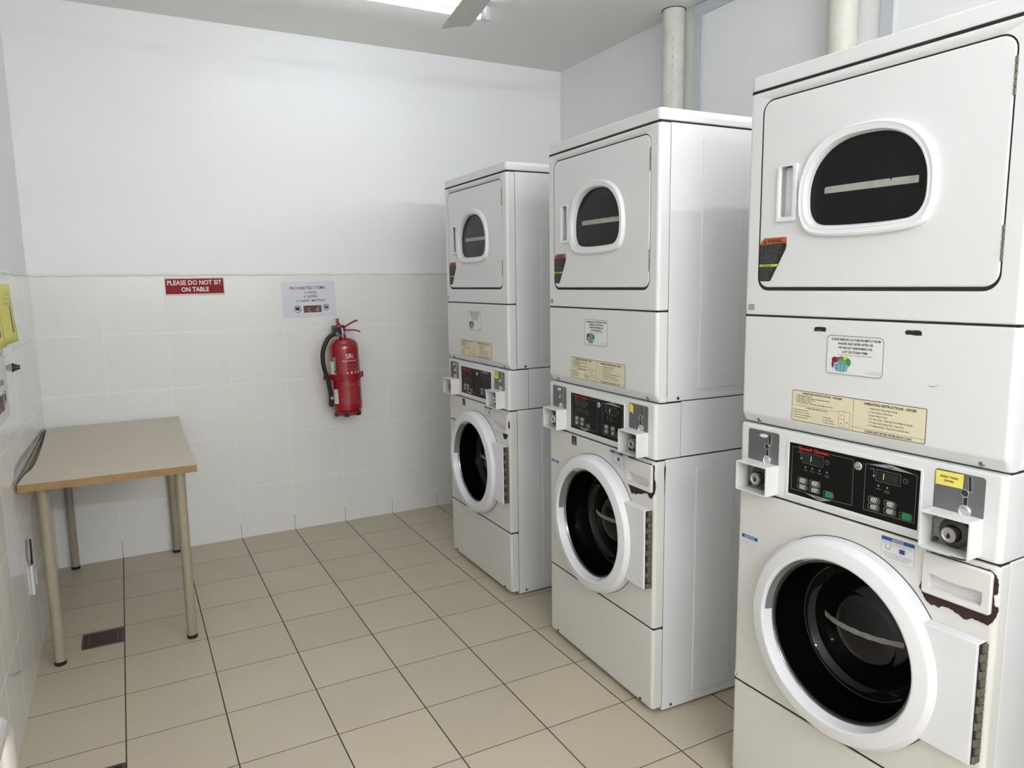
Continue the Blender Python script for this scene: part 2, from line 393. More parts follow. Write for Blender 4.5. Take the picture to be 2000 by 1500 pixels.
# ---------------------------------------------------------------- table
t = empty('table', (0.012, -.62, 0)); ox, oy = .012, -.62
ZT0, ZT1 = .709, .737
left = [(-.2835, -1.222), (-.281, -1.16), (-.277, -1.08), (-.270, -1.02), (-.262, -.97), (-.258, -.90), (-.257, -.80), (-.259, -.68), (-.263, -.52), (-.268, -.38), (-.273, -.25), (-.279, -.12), (-.281, -.03)]
poly = [(x - ox, y - oy) for x, y in left]
right = [(.318, -.012), (.322, -.02), (.312, -.40), (.308, -.95), (.309, -1.10), (.306, -1.228)]
poly = poly + [(x - ox, y - oy) for x, y in right]
b_ = B(); b_.add([(x, y, ZT1) for x, y in poly] + [(x, y, ZT0) for x, y in poly], [tuple(range(len(poly))), tuple(range(len(poly), 2 * len(poly)))], TTOP)
n = len(poly)
for i in range(n):
    j = (i + 1) % n; m_ = TEDGE if (poly[i][1] < -.58 and poly[j][1] < -.58) else BAND
    b_.add([(*poly[i], ZT1), (*poly[j], ZT1), (*poly[j], ZT0), (*poly[i], ZT0)], [(0, 1, 2, 3)], m_)
top = b_.build('tabletop', t, wn=False)
lo = []
for x, y in left:   # laminate edge band that has come away from the board
    k = max(0, x + .2825) ; xo = -.2885 + .001
    lo.append([(xo - ox, y - oy, ZT0), (xo - ox, y - oy, ZT1 - .002), (xo + .0012 + k * .35 - ox, y - oy, ZT1 - .001), (xo + .0012 + k * .35 - ox, y - oy, ZT0)])
B().loft(lo, BAND).build('peeling_edge_band', top)
for (x, y) in ((-.2175, -1.130), (.247, -1.147), (-.216, -.045), (.258, -.047)):
    lg = B().lathe([(.0185, .014), (.019, .016), (.019, .700), (.0185, .7088)], x - ox, y - oy, TLEG, 28, caps=(True, True)).build('leg', t)
    ft = B().lathe([(.0195, 0), (.0205, .002), (.0205, .013), (.0192, .0145)], x - ox, y - oy, RUBBER, 28, caps=(True, True)).build('foot_cap', lg)
    mp = B().lathe([(.034, .7005), (.034, .7085)], x - ox, y - oy, TLEG, 28, caps=(True, True)).build('mounting_plate', lg)
fr = B().box(-.24, .25, -.50, -.47, .66, .7085, .002, TLEG) if False else None
tag(t, 'beige laminate table with round metal legs in the left corner', 'table')

# ---------------------------------------------------------------- signs
MB_ = Matrix(((1, 0, 0, 0), (0, 0, -1, 0), (0, 1, 0, 0), (0, 0, 0, 1)))     # (x, z, out) -> back wall, facing -Y
def back(x, z, rot=0): return Matrix.Translation((x, -.0004, z)) @ MB_ @ Matrix.Rotation(R(rot), 4, 'Z')
t = empty('wall_sign', (.449, 0, 1.431))
I = MB_ @ Matrix.Rotation(R(.4), 4, 'Z')
B().rect(-.1465, .1475, -.050, .046, .0004, .0012, SIGNB).build('backing_tape', t, M=I, wn=False)
s_ = B().rect(-.143, .143, -.040, .039, .0013, .0028, SIGNR)
s_.text('PLEASE DO NOT SIT', 0, .0075, .0030, WHITEP, h=.024, wd=.268, bold=.02); s_.text('ON TABLE', 0, -.0285, .0030, WHITEP, h=.024, wd=.136, bold=.02)
s_.build('sign_face', t, M=I, wn=False)
tag(t, 'red sign reading PLEASE DO NOT SIT ON TABLE on the tiled wall', 'sign')

def prohibited(name, M, s, label, lift=0.):
    t = bpy.data.objects.new(name, None); C.objects.link(t); t.empty_display_size = .05; t.matrix_world = M
    pb = B(); pb.rect(-.152 * s, .152 * s, -.102 * s, .102 * s, .0004, .0011, PAPER)
    pb.build('sheet', t, wn=False)
    q = B(); z = .0014
    q.text('PROHIBITED ITEMS:', -.004 * s, .058 * s, z, MAROON, h=.0165 * s, wd=.205 * s, bold=.012)
    for tx, a, y, wd in (('SHOES', .018, .034, .048), ('SLIPPER', .016, .011, .058), ('CARPET, MATTRESS', .018, -.013, .145)):
        q.text(tx, a * s, y * s, z, BLACK, h=.0125 * s, wd=wd * s, bold=.012)
        xx = (a - wd / 2 - .013) * s; yy = (y + .006) * s; e = .0045 * s
        q.line([(xx - e, yy - e), (xx + e, yy + e)], .002 * s, z, BLACK); q.line([(xx - e, yy + e), (xx + e, yy - e)], .002 * s, z, BLACK)
    q.build('lettering', t, wn=False)
    pc = B().rect(-.036 * s, .066 * s, -.075 * s, -.035 * s, .0012, .0015, PHOTO)
    rnd = random.Random(2)
    for k in range(9):
        a = rnd.uniform(-.02, .05) * s; b2 = rnd.uniform(-.068, -.045) * s
        pc.line(spline([(a + rnd.uniform(.004, .011) * s * math.cos(x), b2 + rnd.uniform(.002, .006) * s * math.sin(x)) for x in (0, 1, 2, 3, 4, 5)], 3), .0012 * s, .0017, MAROON if k % 2 else SIGNB, True)
    pc.build('carpet_picture', t, wn=False)
    for cx, cy, r_, k in ((-.069, -.053, .019, 0), (.094, -.048, .0165, 1)):
        ic = B(); ic.line(ring(cx * s, cy * s, r_ * s, 28), .003 * s, z, MAROON, True)
        if k == 0:
            for d in (0, .012): ic.prism(spline([((cx - .012 + d) * s, (cy + .009) * s), ((cx + .008) * s, (cy + .011 - d * .6) * s), ((cx + .010) * s, (cy + .004 - d) * s), ((cx - .004) * s, (cy - .003 - d * .3) * s), ((cx - .010) * s, (cy - .007) * s)], 3), z, z + .0002, BLACK)
        else:
            for d in (-.005, .005): ic.prism(ring((cx + d) * s, (cy) * s, .0042 * s, 14, .010 * s), z, z + .0002, BLACK)
        ic.line([((cx - r_ * .7) * s, (cy + r_ * .7) * s), ((cx + r_ * .7) * s, (cy - r_ * .7) * s)], .0025 * s, z + .0004, MAROON)
        ic.build('ban_symbol', t, wn=False)
    tag(t, label, 'notice', 'prohibited items notices'); return t
prohibited('notice_sheet', Matrix.Translation((1.050, 0, 1.3465)) @ MB_ @ Matrix.Rotation(R(1.0), 4, 'Z'), 1.0, 'white PROHIBITED ITEMS notice on the back wall above the fire extinguisher')
ML_ = Matrix(((0, 0, 1, 0), (1, 0, 0, 0), (0, 1, 0, 0), (0, 0, 0, 1)))      # (y, z, out) -> left wall, facing +X ; text runs towards +Y
prohibited('notice_sheet', Matrix.Translation((XL, -1.325, 1.118)) @ ML_, 1.38, 'white notice with red heading at the left edge of the photo, below the yellow notices')

def yellow_notice(y0, y1, label, z0=1.225, z1=1.446):
    t = empty('yellow_notice', (XL, (y0 + y1) / 2, (z0 + z1) / 2)); cy = (y0 + y1) / 2; cz = (z0 + z1) / 2
    b_ = B(); nu, nv = 6, 8; vv = []; ff = []
    for j in range(nv + 1):
        for i in range(nu + 1):
            a = y0 + (y1 - y0) * i / nu; b2 = z0 + (z1 - z0) * j / nv; lift = .0015 + .014 * (1 - j / nv) ** 1.3 * (i / nu) ** 1.5
            vv.append((lift, a - cy, b2 - cz))
    for j in range(nv):
        for i in range(nu): k = j * (nu + 1) + i; ff.append((k, k + 1, k + nu + 2, k + nu + 1))
    b_.add(vv, ff, YELLOW); o = b_.build('sheet', t, wn=False); md = o.modifiers.new('thickness', 'SOLIDIFY'); md.thickness = .0006; md.offset = 0
    def wrap(q):
        i = (q[0] - y0) / (y1 - y0); j = (q[1] - z0) / (z1 - z0); return (.0022 + .014 * max(0, 1 - j) ** 1.3 * max(0, i) ** 1.5, q[0] - cy, q[1] - cz)
    p = B()
    for z, w_, s in ((1.405, .10, 'NOTICE'), (1.387, .14, 'PLEASE USE'), (1.369, .18, 'TOKEN MACHINE'), (1.350, .07, '1'), (1.333, .07, '2'), (1.316, .07, '3')):
        p.text(s, y1 - .13 if len(s) > 1 else y1 - .19, z, 0, GREYT, h=.008, wd=w_ if len(s) > 1 else None, fn=wrap)
    v4 = [(y1 - .085, 1.365), (y1 - .062, 1.365), (y1 - .062, 1.262), (y1 - .085, 1.262)]
    p.add([wrap(q) for q in v4], [(0, 1, 2, 3)], PHOTO)
    p.build('print', t, wn=False, recalc=False); tag(t, label, 'notice', 'yellow notices on the left wall')
yellow_notice(-1.135, -.795, 'yellow paper notice on the left wall, its lower corner lifting')
yellow_notice(-1.49, -1.145, 'yellow paper notice mostly outside the left edge of the photo')

# black peg on the left wall
t = empty('wall_hook', (XL, -.925, 1.131))
MX = Matrix(((0, 0, 1, 0), (1, 0, 0, 0), (0, 1, 0, 0), (0, 0, 0, 1)))
B().lathe([(.0, 0), (.017, 0), (.017, .004), (.013, .0045)], 0, 0, RUBBER, 24).build('washer_plate', t, M=MX)
B().lathe([(.013, .004), (.0135, .012), (.0095, .014), (.0085, .024), (0, .025)], 0, 0, LOCKD, 24).build('peg', t, M=MX)
tag(t, 'small black peg screwed into the left wall tiles below the yellow notice', 'hook')
# cable clip and socket low on the left wall
t = empty('wall_socket', (XL, -1.02, .325))
B().box(-.042, .042, -.058, .058, 0, .011, .003, PLAST).build('face_plate', t, M=MX)
B().box(-.012, .012, -.030, .030, .011, .017, .003, PLAST).build('rocker', t, M=MX)
B().tube([(-.012, .058, .006), (-.016, .09, .008), (0, .12, .007), (.008, .15, .006)], .0035, RUBBER, 8).build('cable', t, M=MX)
tag(t, 'small white electric socket low on the left wall beside the table leg', 'socket')

# steel rail at the lower left edge
t = empty('steel_rail', (-.182, -2.62, 0)); P = []
r_ = .023; yf = -2.625 ; zt = .598
for i in range(9):
    a = R(90 * i / 8); P.append((0, -.055 + .055 * math.sin(a), zt - .055 + .055 * math.cos(a)))
P = [(0, -.62, zt), (0, -.3, zt)] + P + [(0, 0, .3), (0, 0, .012)]
SATIN = pm('satin steel', (240, 240, 242), .22, metal=.7)
B().tube(P, r_, SATIN, 20).build('bent_tube', t)
for y in (0, -.62): B().lathe([(.022, 0), (.024, .002), (.024, .018), (.021, .02)], 0, y, RUBBER, 20, caps=(True, True)).build('foot_cap', t)
B().tube([(0, -.62, zt), (0, -.62, .3), (0, -.62, .012)], r_, SATIN, 20).build('rear_post', t)
tag(t, 'shiny bent steel tube rail at the bottom left edge of the photo', 'rail')

# ---------------------------------------------------------------- fire extinguisher
EX, EY = 1.2165, -.1075
t = empty('fire_extinguisher', (EX, EY, .677)); t.rotation_euler = (0, R(-1.6), 0); re = .0865
def eloc(z): return z - .677
body = B().lathe([(0, .030), (.04, .026), (.072, .024), (.083, .032), (re, .048), (re, .388), (.0855, .402), (.079, .420), (.066, .434), (.046, .444), (.026, .449), (.022, .452), (.0205, .462), (.0, .462)], 0, 0, REDP, 56).build('cylinder', t)
sk = B().lathe([(.070, .0255), (.078, .012), (.0775, .004), (.070, .002), (.066, .012), (.064, .025)], 0, 0, REDP, 56)
sk.build('base_ring', t)
for k in range(6):
    a = R(60 * k + 10); B().box(.058, .082, -.014, .014, -.003, .02, .004, RUBBER).build('foot', t, M=Matrix.Rotation(a, 4, 'Z'))
B().lathe([(.0, .460), (.019, .460), (.020, .468), (.017, .474), (.0145, .49), (.0145, .506), (.010, .51), (0, .51)], 0, 0, STEEL, 28).build('neck_valve', t)
B().box(-.058, -.026, -.012, .012, .476, .522, .003, LOCKD).build('gauge_block', t)
vb = B().box(-.014, .016, -.013, .013, .484, .522, .003, REDS)
vb.build('valve_body', t)
def lever(pts, wd, name, th=.0042):
    lo = [[(x, -w_, z - th), (x, w_, z - th), (x, w_, z + th), (x, -w_, z + th)] for (x, z), w_ in zip(pts, wd)]
    B().loft(lo, REDS).build(name, t)
lever([(-.03, .548), (-.022, .545), (-.004, .512), (.012, .505), (.03, .518), (.060, .533), (.088, .543), (.094, .541)], [.008, .012, .013, .013, .011, .010, .008, .006], 'squeeze_lever')
lever([(-.002, .492), (.03, .491), (.065, .489), (.085, .484), (.105, .476)], [.012, .011, .010, .008, .005], 'carry_handle')
B().box(-.032, -.016, -.010, .010, .518, .560, .003, REDS).build('lever_heel', t, M=Matrix.Translation((0, 0, 0)))
hp = spline([(-.02, -.02, .472), (-.055, -.03, .474), (-.09, -.035, .455), (-.118, -.038, .41), (-.131, -.038, .36), (-.130, -.037, .30), (-.118, -.034, .245), (-.108, -.032, .20), (-.100, -.030, .13), (-.096, -.029, .085)], 6)
hp = hp[:-6]
hs = B().tube(hp, .0125, RUBBER, 16).build('hose', t)
B().tube([(-.034, -.026, .4745), (-.050, -.029, .4745)], .0145, CHROME, 18).build('hose_clamp', hs)
B().tube([(-.0985, -.0295, .118), (-.0975, -.0292, .104)], .0137, CHROME, 18).build('hose_ferrule', hs)
B().tube([(-.0975, -.0292, .104), (-.0962, -.029, .085), (-.095, -.029, .062)], [.011, .0105, .008], RUBBER, 16).build('nozzle', hs)
PRINT = pm('pink print on red', (206, 128, 124), .4)
def cyl(a0, z):   # a0: angle (deg) of the anchor ; text x runs around the cylinder
    return lambda q: ((re + .0007) * math.cos(R(a0) + q[0] / re), (re + .0007) * math.sin(R(a0) + q[0] / re), z + q[1])
CA = 262.
B().text('SRi', 0, 0, 0, WHITEP, h=.026, wd=.044, bold=.01, fn=cyl(CA + 14, .335)).build('maker_logo', body, wn=False, recalc=False)
B().text('ABC POWDER', 0, 0, 0, WHITEP, h=.016, wd=.120, bold=.02, rot=90, fn=cyl(CA - 40.5, .287)).build('powder_lettering', body, wn=False, recalc=False)
rnd = random.Random(9)
pr = B(); pr.text('FIRE EXTINGUISHER', 0, 0, 0, WHITEP, h=.006, wd=.085, bold=.02, fn=cyl(CA + 14, .318))
for k, tx in enumerate(('HOLD UPRIGHT', 'AIM AT BASE OF FIRE', 'SQUEEZE HANDLE')):
    pr.text(str(k + 1), 0, 0, 0, WHITEP, h=.006, fn=cyl(CA + 2, .294 - .023 * k))
    for j in range(2): pr.text(tx, 0, 0, 0, PRINT, h=.0040, wd=.062 - .012 * j, fn=cyl(CA + 26, .297 - .023 * k - .0085 * j))
for k in range(4): pr.text('ABCE'[k], 0, 0, 0, WHITEP, h=.012, bold=.04, fn=cyl(CA + 2 + 16 * k, .247))
pr.build('operating_print', body, wn=False, recalc=False)
pr = B(); L3 = ['DRY POWDER TYPE', 'CHECK PRESSURE GAUGE MONTHLY', 'RECHARGE AFTER USE', 'KEEP IN A DRY PLACE', 'SERVICE EVERY YEAR']
for z in (.192, .176): pr.add([((re + .0006) * math.cos(R(a)), (re + .0006) * math.sin(R(a)), z + dz) for a in range(int(CA) - 26, int(CA) + 60, 6) for dz in (0, .0012)], [(2 * i, 2 * i + 1, 2 * i + 3, 2 * i + 2) for i in range(14)], PRINT)
pr.text('MAINTENANCE', 0, 0, 0, PRINT, h=.0050, wd=.05, fn=cyl(CA + 14, .181))
for k in range(11): pr.text(L3[k % 5], 0, 0, 0, PRINT, h=.0036, wd=rnd.uniform(.07, .11), fn=cyl(CA + 8 + rnd.uniform(-5, 5), .160 - .0088 * k))
pr.build('maintenance_print', body, wn=False, recalc=False)
for q0, q1, a0, a1, mm, nm in ((.075, .16, 200, 222, WHITEP, 'side_label'), (.235, .32, 190, 214, WHITEP, 'side_label'), (.222, .350, CA - 51, CA - 37.5, BLACK, 'label_strip')):
    B().lathe([(re + .0004, q0), (re + .0004, q1)], 0, 0, mm, 8, a0, a1).build(nm, body, wn=False, recalc=False)
tag(t, 'red fire extinguisher with black hose hanging on the tiled back wall', 'fire extinguisher')
t = empty('extinguisher_bracket', (EX - .00637, EY, .905)); t.rotation_euler = (0, R(-1.6), 0); rb = re + .0035
b_ = B().lathe([(rb, -.017), (rb + .0025, -.016), (rb + .0025, .016), (rb, .017)], 0, 0, REDS, 48)
b_.build('strap', t)
B().box(-.127, -rb, -.004, .010, -.012, .012, .002, REDS).build('hinge_ear', t); B().box(rb, .106, -.006, .006, -.016, .016, .002, REDS).build('latch', t)
B().box(-.03, .03, rb, -EY - .0005, -.06, .06, .002, REDS).build('wall_plate', t)
tag(t, 'red steel strap bracket gripping the middle of the fire extinguisher', 'bracket')

# ---------------------------------------------------------------- washer dryer stacks
W = .673; D = .70
MF = Matrix(((0, 0, -1, 0), (-1, 0, 0, W), (0, 1, 0, 0), (0, 0, 0, 1)))    # (u, z, p) front frame -> local
MS = Matrix(((1, 0, 0, 0), (0, 0, -1, 0), (0, 1, 0, 0), (0, 0, 0, 1)))     # (depth, z, out) near side frame -> local
def fshell(levels, u0, u1, pb, rc, m, b_=None):
    """upright shell with rounded front corners. levels: (z, inset, p of front)"""
    lo = []
    for z, e, pf in levels:
        r_ = max(rc - e, .002); pts = []
        a0, a1, f = u0 + e, u1 - e, pf - e
        for i in range(7): t_ = R(180 - 90 * i / 6); pts.append((a0 + r_ + r_ * math.cos(t_), z, f - r_ + r_ * math.sin(t_)))
        for i in range(7): t_ = R(90 - 90 * i / 6); pts.append((a1 - r_ + r_ * math.cos(t_), z, f - r_ + r_ * math.sin(t_)))
        pts += [(a1, z, pb), (a0, z, pb)]; lo.append(pts)
    return (b_ or B()).loft(lo, m)
def rounded_levels(z0, z1, r, p=0.):
    k = [(1, 1), (.38, .38 * .8), (0.08, .03)]
    return [(z0, r, p), (z0 + r * .3, r * .3, p), (z0 + r, 0, p), (z1 - r, 0, p), (z1 - r * .3, r * .3, p), (z1, r, p)]

def make_stack():
    t = empty('stacked_washer_dryer')
    # --- lid
    b_ = fshell(rounded_levels(1.8985, 1.9356, .006), -.0005, W + .0005, -D, .014, ENAM); b_.build('lid', t, M=MF)
    # --- side and back sheets (dryer, middle, washer) with the embossed panels of the near side
    b_ = B().box(0, W, 1.048, 1.8945, -D, -.0425, .003, ENAMS)
    ds = b_.build('dryer_body', t, M=MF)
    g = B().rect(.003, W - .003, 1.89, 1.90, -D + .01, -.0035, DARKGAP); g.rect(.0012, W - .0012, 1.06, 1.89, -.06, -.036, DARKGAP); g.build('seam_gap', ds, M=MF, wn=False)
    e = B().bprism(rrect(.166, .336, 1.081, 1.861, .008), 0, .0036, .0028, ENAMS); e.bprism(rrect(.372, .62, 1.081, 1.861, .008), 0, .0036, .0028, ENAMS)
    e.build('embossed_panel', ds, M=MS)
    e = B().bprism([(.048, 1.052), (.048, 1.060), (.054, 1.0665), (.66, 1.0665), (.66, 1.052)], 0, .0012, .0012, ENAMS); e.build('lower_flange', ds, M=MS)
    b_ = B().box(0, W, .866, 1.0455, -D, -.100, .003, ENAMS); ms = b_.build('middle_body', t, M=MF)
    g = B().rect(.003, W - .003, .858, .87, -D + .01, -.006, DARKGAP); g.rect(.003, W - .003, 1.040, 1.050, -D + .01, -.020, DARKGAP); g.rect(.0012, W - .0012, .87, 1.04, -.11, -.095, DARKGAP); g.build('seam_gap', ms, M=MF, wn=False)
    b_ = B().box(0, W, .006, .862, -D, -.0405, .003, ENAMS); ws = b_.build('washer_body', t, M=MF)
    for a in (.0012, W - .012): B().rect(a, a + .0108, .02, .855, -.05, -.034, DARKGAP).build('seam_gap', ws, M=MF, wn=False)
    e = B().bprism(rrect(.166, .330, .042, .822, .008), 0, .0036, .0028, ENAMS); e.bprism(rrect(.366, .62, .042, .822, .008), 0, .0036, .0028, ENAMS); e.build('embossed_panel', ws, M=MS)
    e = B().bprism([(.052, .008), (.052, .018), (.060, .030), (.66, .030), (.66, .008)], 0, .0012, .0012, ENAMS); e.build('lower_flange', ws, M=MS)
    for d_, z_ in ((.077, .0195), (.085, 1.0575)):
        B().lathe([(0, .0035), (.004, .0033), (.0055, .0012), (.0055, 0)], d_, z_, LOCKD, 16).build('screw', ws if z_ < .5 else ds, M=MS)
    # --- dryer front with the door recess
    df = fshell(rounded_levels(1.3345, 1.8935, .005), 0, W, -.0405, .011, ENAM).build('dryer_front', t, M=MF)
    cut(df, [B().prism(rrect(.0415, .6330, 1.3975, 1.8700, .033), -.020, .02, ENAM).build('c', t, M=MF)])
    so, si = rrect(.0420, .6325, 1.3980, 1.8695, .033), rrect(.0475, .6270, 1.4085, 1.8640, .027)
    B().loft([[(a, b, -.0190) for a, b in so], [(a, b, -.0010) for a, b in so], [(a, b, -.0014) for a, b in si], [(a, b, -.0190) for a, b in si]], DARKGAP, (False, False)).build('door_gap_shade', df, M=MF, wn=False)  # dark ring painting shade into the gap round the door
    # door
    dd = B(); dd.bprism(rrect(.0455, .6295, 1.4060, 1.8665, .029), -.0185, .0012, .0035, ENAM, 3)
    door = dd.build('dryer_door', t, M=MF)
    half = [(0, 1.7425), (.05, 1.7385), (.094, 1.721), (.127, 1.689), (.1435, 1.650), (.1465, 1.610), (.141, 1.577), (.120, 1.5555), (.08, 1.5490), (.0, 1.5470)]
    cu = .334
    ctrl = [(cu + x, z) for x, z in half] + [(cu - x, z) for x, z in half[-2:0:-1]]
    gin = spline(ctrl, 5)
    halfo = [(0, 1.7675), (.055, 1.7625), (.106, 1.7425), (.145, 1.705), (.1640, 1.660), (.1680, 1.610), (.1630, 1.571), (.144, 1.5375), (.098, 1.5240), (.0, 1.5200)]
    ctrlo = [(cu + x, z) for x, z in halfo] + [(cu - x, z) for x, z in halfo[-2:0:-1]]
    gout = spline(ctrlo, 5)
    cut(door, [B().prism(gin, -.03, .02, ENAM).build('c', t, M=MF), B().prism(rrect(.1095, .1455, 1.5785, 1.6985, .006), -.0165, .02, ENAM).build('c', t, M=MF)])
    def mix(f, p): return [(a[0] * (1 - f) + b[0] * f, a[1] * (1 - f) + b[1] * f, p) for a, b in zip(gout, gin)]
    fr = B().loft([mix(0, .0008), mix(.02, .008), mix(.12, .0125), mix(.30, .014), mix(.34, .0130), mix(.66, .0115), mix(.70, .0125), mix(.86, .0115), mix(.96, .006), mix(1.0, -.010)], PLAST, (False, False))
    fr.build('window_frame', door, M=MF)
    gl = B().prism(gin, -.012, -.0085, BLACKG); gl.build('window_glass', door, M=MF, wn=False)
    B().prism([(.2265, 1.6235), (.4537, 1.6220), (.4536, 1.6372), (.395, 1.6385), (.392, 1.634), (.389, 1.6385), (.230, 1.6385), (.2265, 1.6345)], -.0084, -.0079, TAPE).build('tape_strip', door, M=MF, wn=False)
    ho = rrect(.099, .1600, 1.5660, 1.7045, .005); hi = rrect(.1095, .1455, 1.5785, 1.6985, .006)
    def L_(l, p): return [(a, b, p) for a, b in l]
    def off(l, f): return [(a[0] * (1 - f) + b[0] * f, a[1] * (1 - f) + b[1] * f) for a, b in zip(ho, hi)]
    B().loft([L_(ho, .0010), L_(off(ho, .06), .007), L_(off(ho, .2), .0085), L_(off(ho, .8), .0085), L_(off(ho, .95), .007), L_(hi, .001), L_(hi, -.0145)], PLAST, (False, True)).build('handle', door, M=MF)
    for z0, z1 in ((1.755, 1.826), (1.454, 1.523)):
        h_ = B()
        for k in range(5):
            a = z0 + (z1 - z0) * k / 5; h_.box(.6285, .6335, a + .0006, a + (z1 - z0) / 5 - .0006, -.010, .0025, .001, HINGE)
        h_.build('hinge', door, M=MF)
    # warning sticker
    P0 = .00135; ws_ = B()
    ws_.prism([(.0505, 1.4215), (.0482, 1.425), (.0478, 1.512), (.052, 1.522), (.062, 1.530), (.1275, 1.5302), (.1305, 1.527), (.1305, 1.506), (.1285, 1.4995), (.0850, 1.4235), (.082, 1.4212)], P0, P0 + .0005, BLACK)
    z_ = P0 + .0007
    ws_.add([(.0485, 1.513, z_), (.1303, 1.5155, z_), (.1303, 1.527, z_), (.1275, 1.530, z_), (.062, 1.530, z_), (.052, 1.5215, z_)], [(0, 1, 2, 3, 4, 5)], ORANGE)
    ws_.add([(.0482, 1.4585, z_), (.1040, 1.4585, z_), (.1065, 1.4640, z_), (.0482, 1.4640, z_)], [(0, 1, 2, 3)], LIME)
    ws_.text('WARNING', .095, 1.5175, z_ + .0002, BLACK, h=.0090, wd=.046, bold=.03); ws_.prism([(.060, 1.5165), (.0685, 1.5165), (.0643, 1.5255)], z_, z_ + .0002, BLACK)
    ws_.text('CAUTION', .071, 1.4594, z_ + .0002, BLACK, h=.0036, wd=.030, bold=.03)
    rn = random.Random(3); z = 1.5095
    txt = ['To reduce risk of fire', 'do not dry articles', 'containing foam rubber', 'or plastics with oil', 'Do not remove door', 'keep children away', 'Turn off gas supply']
    while z > 1.425:
        if not 1.455 < z < 1.4675:
            xr = .127 if z > 1.4995 else .0850 + (z - 1.4235) * .57 - .004
            ws_.text(rn.choice(txt), .0505, z, z_, GREYT, h=.0019, wd=(xr - .0505) * rn.uniform(.75, .97), al='L')
        z -= .0042
    ws_.build('warning_sticker', door, M=MF, wn=False, recalc=False)
    bd = B().rect(.0145, .0345, 1.3465, 1.3625, .0001, .0007, pm('grey badge', (168, 164, 148), .4)); bd.line([(.017, 1.349), (.030, 1.349), (.030, 1.360), (.022, 1.360), (.022, 1.352)], .001, .0009, GREYT); bd.build('badge', df, M=MF, wn=False, recalc=False)
    # --- lower dryer panel with its slanted foot
    lp = fshell([(1.0465, .0035, -.0150), (1.0485, .001, -.0140), (1.0505, 0, -.0135), (1.0700, 0, -.0015), (1.0745, 0, 0.), (1.0790, 0, .0), (1.3265, 0, 0.), (1.3295, .0012, 0.), (1.3310, .005, 0.)], 0, W, -.0405, .011, ENAM).build('lower_dryer_panel', t, M=MF)
    B().rect(.003, W - .003, 1.330, 1.336, -.06, -.0035, DARKGAP).build('panel_gap', lp, M=MF, wn=False)
    for u in (.055, .619):
        B().lathe([(0, .0035), (.0045, .0032), (.0062, .001), (.0062, -.004)], u, 1.0570, STEEL, 18).build('screw', lp, M=Matrix.Translation((.0095, 0, 0)) @ MF)
    # remove-clothes notice
    s = B(); P0 = .0002
    s.prism(rrect(.2575, .4055, 1.2025, 1.2960, .011), P0, P0 + .0006, WHITEP); z_ = P0 + .0008
    s.line(rrect(.2600, .4030, 1.2050, 1.2935, .010), .0009, z_, BLACK, True); s.line(rrect(.2582, .4048, 1.2032, 1.2953, .011), .0004, z_, GREYT, True)
    for k, (tx, a, wd) in enumerate((('PLEASE REMOVE CLOTHES PROMPTLY FROM', .3335, .1240), ('WASHER AND DRYER AFTER USE.', .3335, .0900), ('WE ARE NOT RESPONSIBLE FOR', .3335, .0870), ('LOST OR STOLEN ITEMS.', .3335, .0660))):
        s.text(tx, a, 1.2832 - .0095 * k, z_, BLACK, h=.0054, wd=wd, bold=.03)
    s.text('THANK YOU FOR YOUR COOPERATION AND COURTESY', .3335, 1.2488, z_, BLACK, h=.0024, wd=.088)
    s.text('MANAGEMENT', .3850, 1.2145, z_, GREYT, h=.0020, wd=.030); s.text('LAUNDRY ROOM', .3810, 1.2105, z_, GREYT, h=.0020, wd=.040)
    cols = [(pm('maroon wash', (120, 30, 60), .5), .283, 1.2375, .009, .007), (RED, .292, 1.2385, .007, .006), (pm('olive wash', (104, 120, 60), .5), .300, 1.2405, .008, .006), (LIME, .3125, 1.2410, .006, .006), (pm('green wash', (60, 140, 60), .5), .3170, 1.2330, .008, .010), (pm('teal wash', (90, 160, 130), .5), .302, 1.2325, .012, .007), (MATS['maroon wash'], .2775, 1.2270, .003, .009)]
    for i, (m_, a, b2, ra, rb_) in enumerate(cols): s.prism(ring(a, b2, ra, 16, rb_), z_ + .0001 * i, z_ + .0001 * i + .0001, m_)
    s.prism([(.2805, 1.2290), (.3195, 1.2275), (.3150, 1.2120), (.305, 1.2100), (.2890, 1.2110), (.2830, 1.2160)], z_ + .0008, z_ + .0009, pm('basket blue', (110, 158, 176), .5))
    for k in range(7): s.line([(.2835 + .0053 * k, 1.2265), (.2860 + .0042 * k, 1.2125)], .0007, z_ + .0011, BLUE if k % 2 else WHITEP)
    s.build('clothes_notice', lp, M=MF, wn=False, recalc=False)
    # operating instructions
    s = B(); s.prism(rrect(.1660, .5085, 1.0755, 1.1525, .003, 3), P0, P0 + .0005, BLACK); s.prism(rrect(.1673, .5072, 1.0768, 1.1512, .002, 3), P0, P0 + .0007, CREAM); z_ = P0 + .0009
    s.line([(.3370, 1.0768), (.3370, 1.1512)], .0007, z_, BLACK); s.line([(.3370, 1.0860), (.5072, 1.0860)], .0006, z_, BLACK); s.line([(.1760, 1.1150), (.2980, 1.1150)], .0006, z_, BLACK)
    s.text('OPERATING INSTRUCTIONS - WASHER', .2515, 1.1440, z_, BLACK, h=.0044, wd=.1120, bold=.035)
    for k, (tx, wd) in enumerate((('1. Select Fabric Setting', .045), ('2. Load Clothes Appropriate to Instructions Below', .097), ('3. Load Clothes - Close Door', .055), ('4. Insert Coin(s) / Token', .044), ('5. To Start Washer - Push Start, Door Must be Closed', .104))): s.text(tx, .1780, 1.1385 - .0044 * k, z_, BLACK, h=.0031, wd=wd, al='L', bold=.015)
    s.text('DISPENSER INSTRUCTIONS', .2400, 1.1092, z_, BLACK, h=.0032, wd=.058, bold=.02)
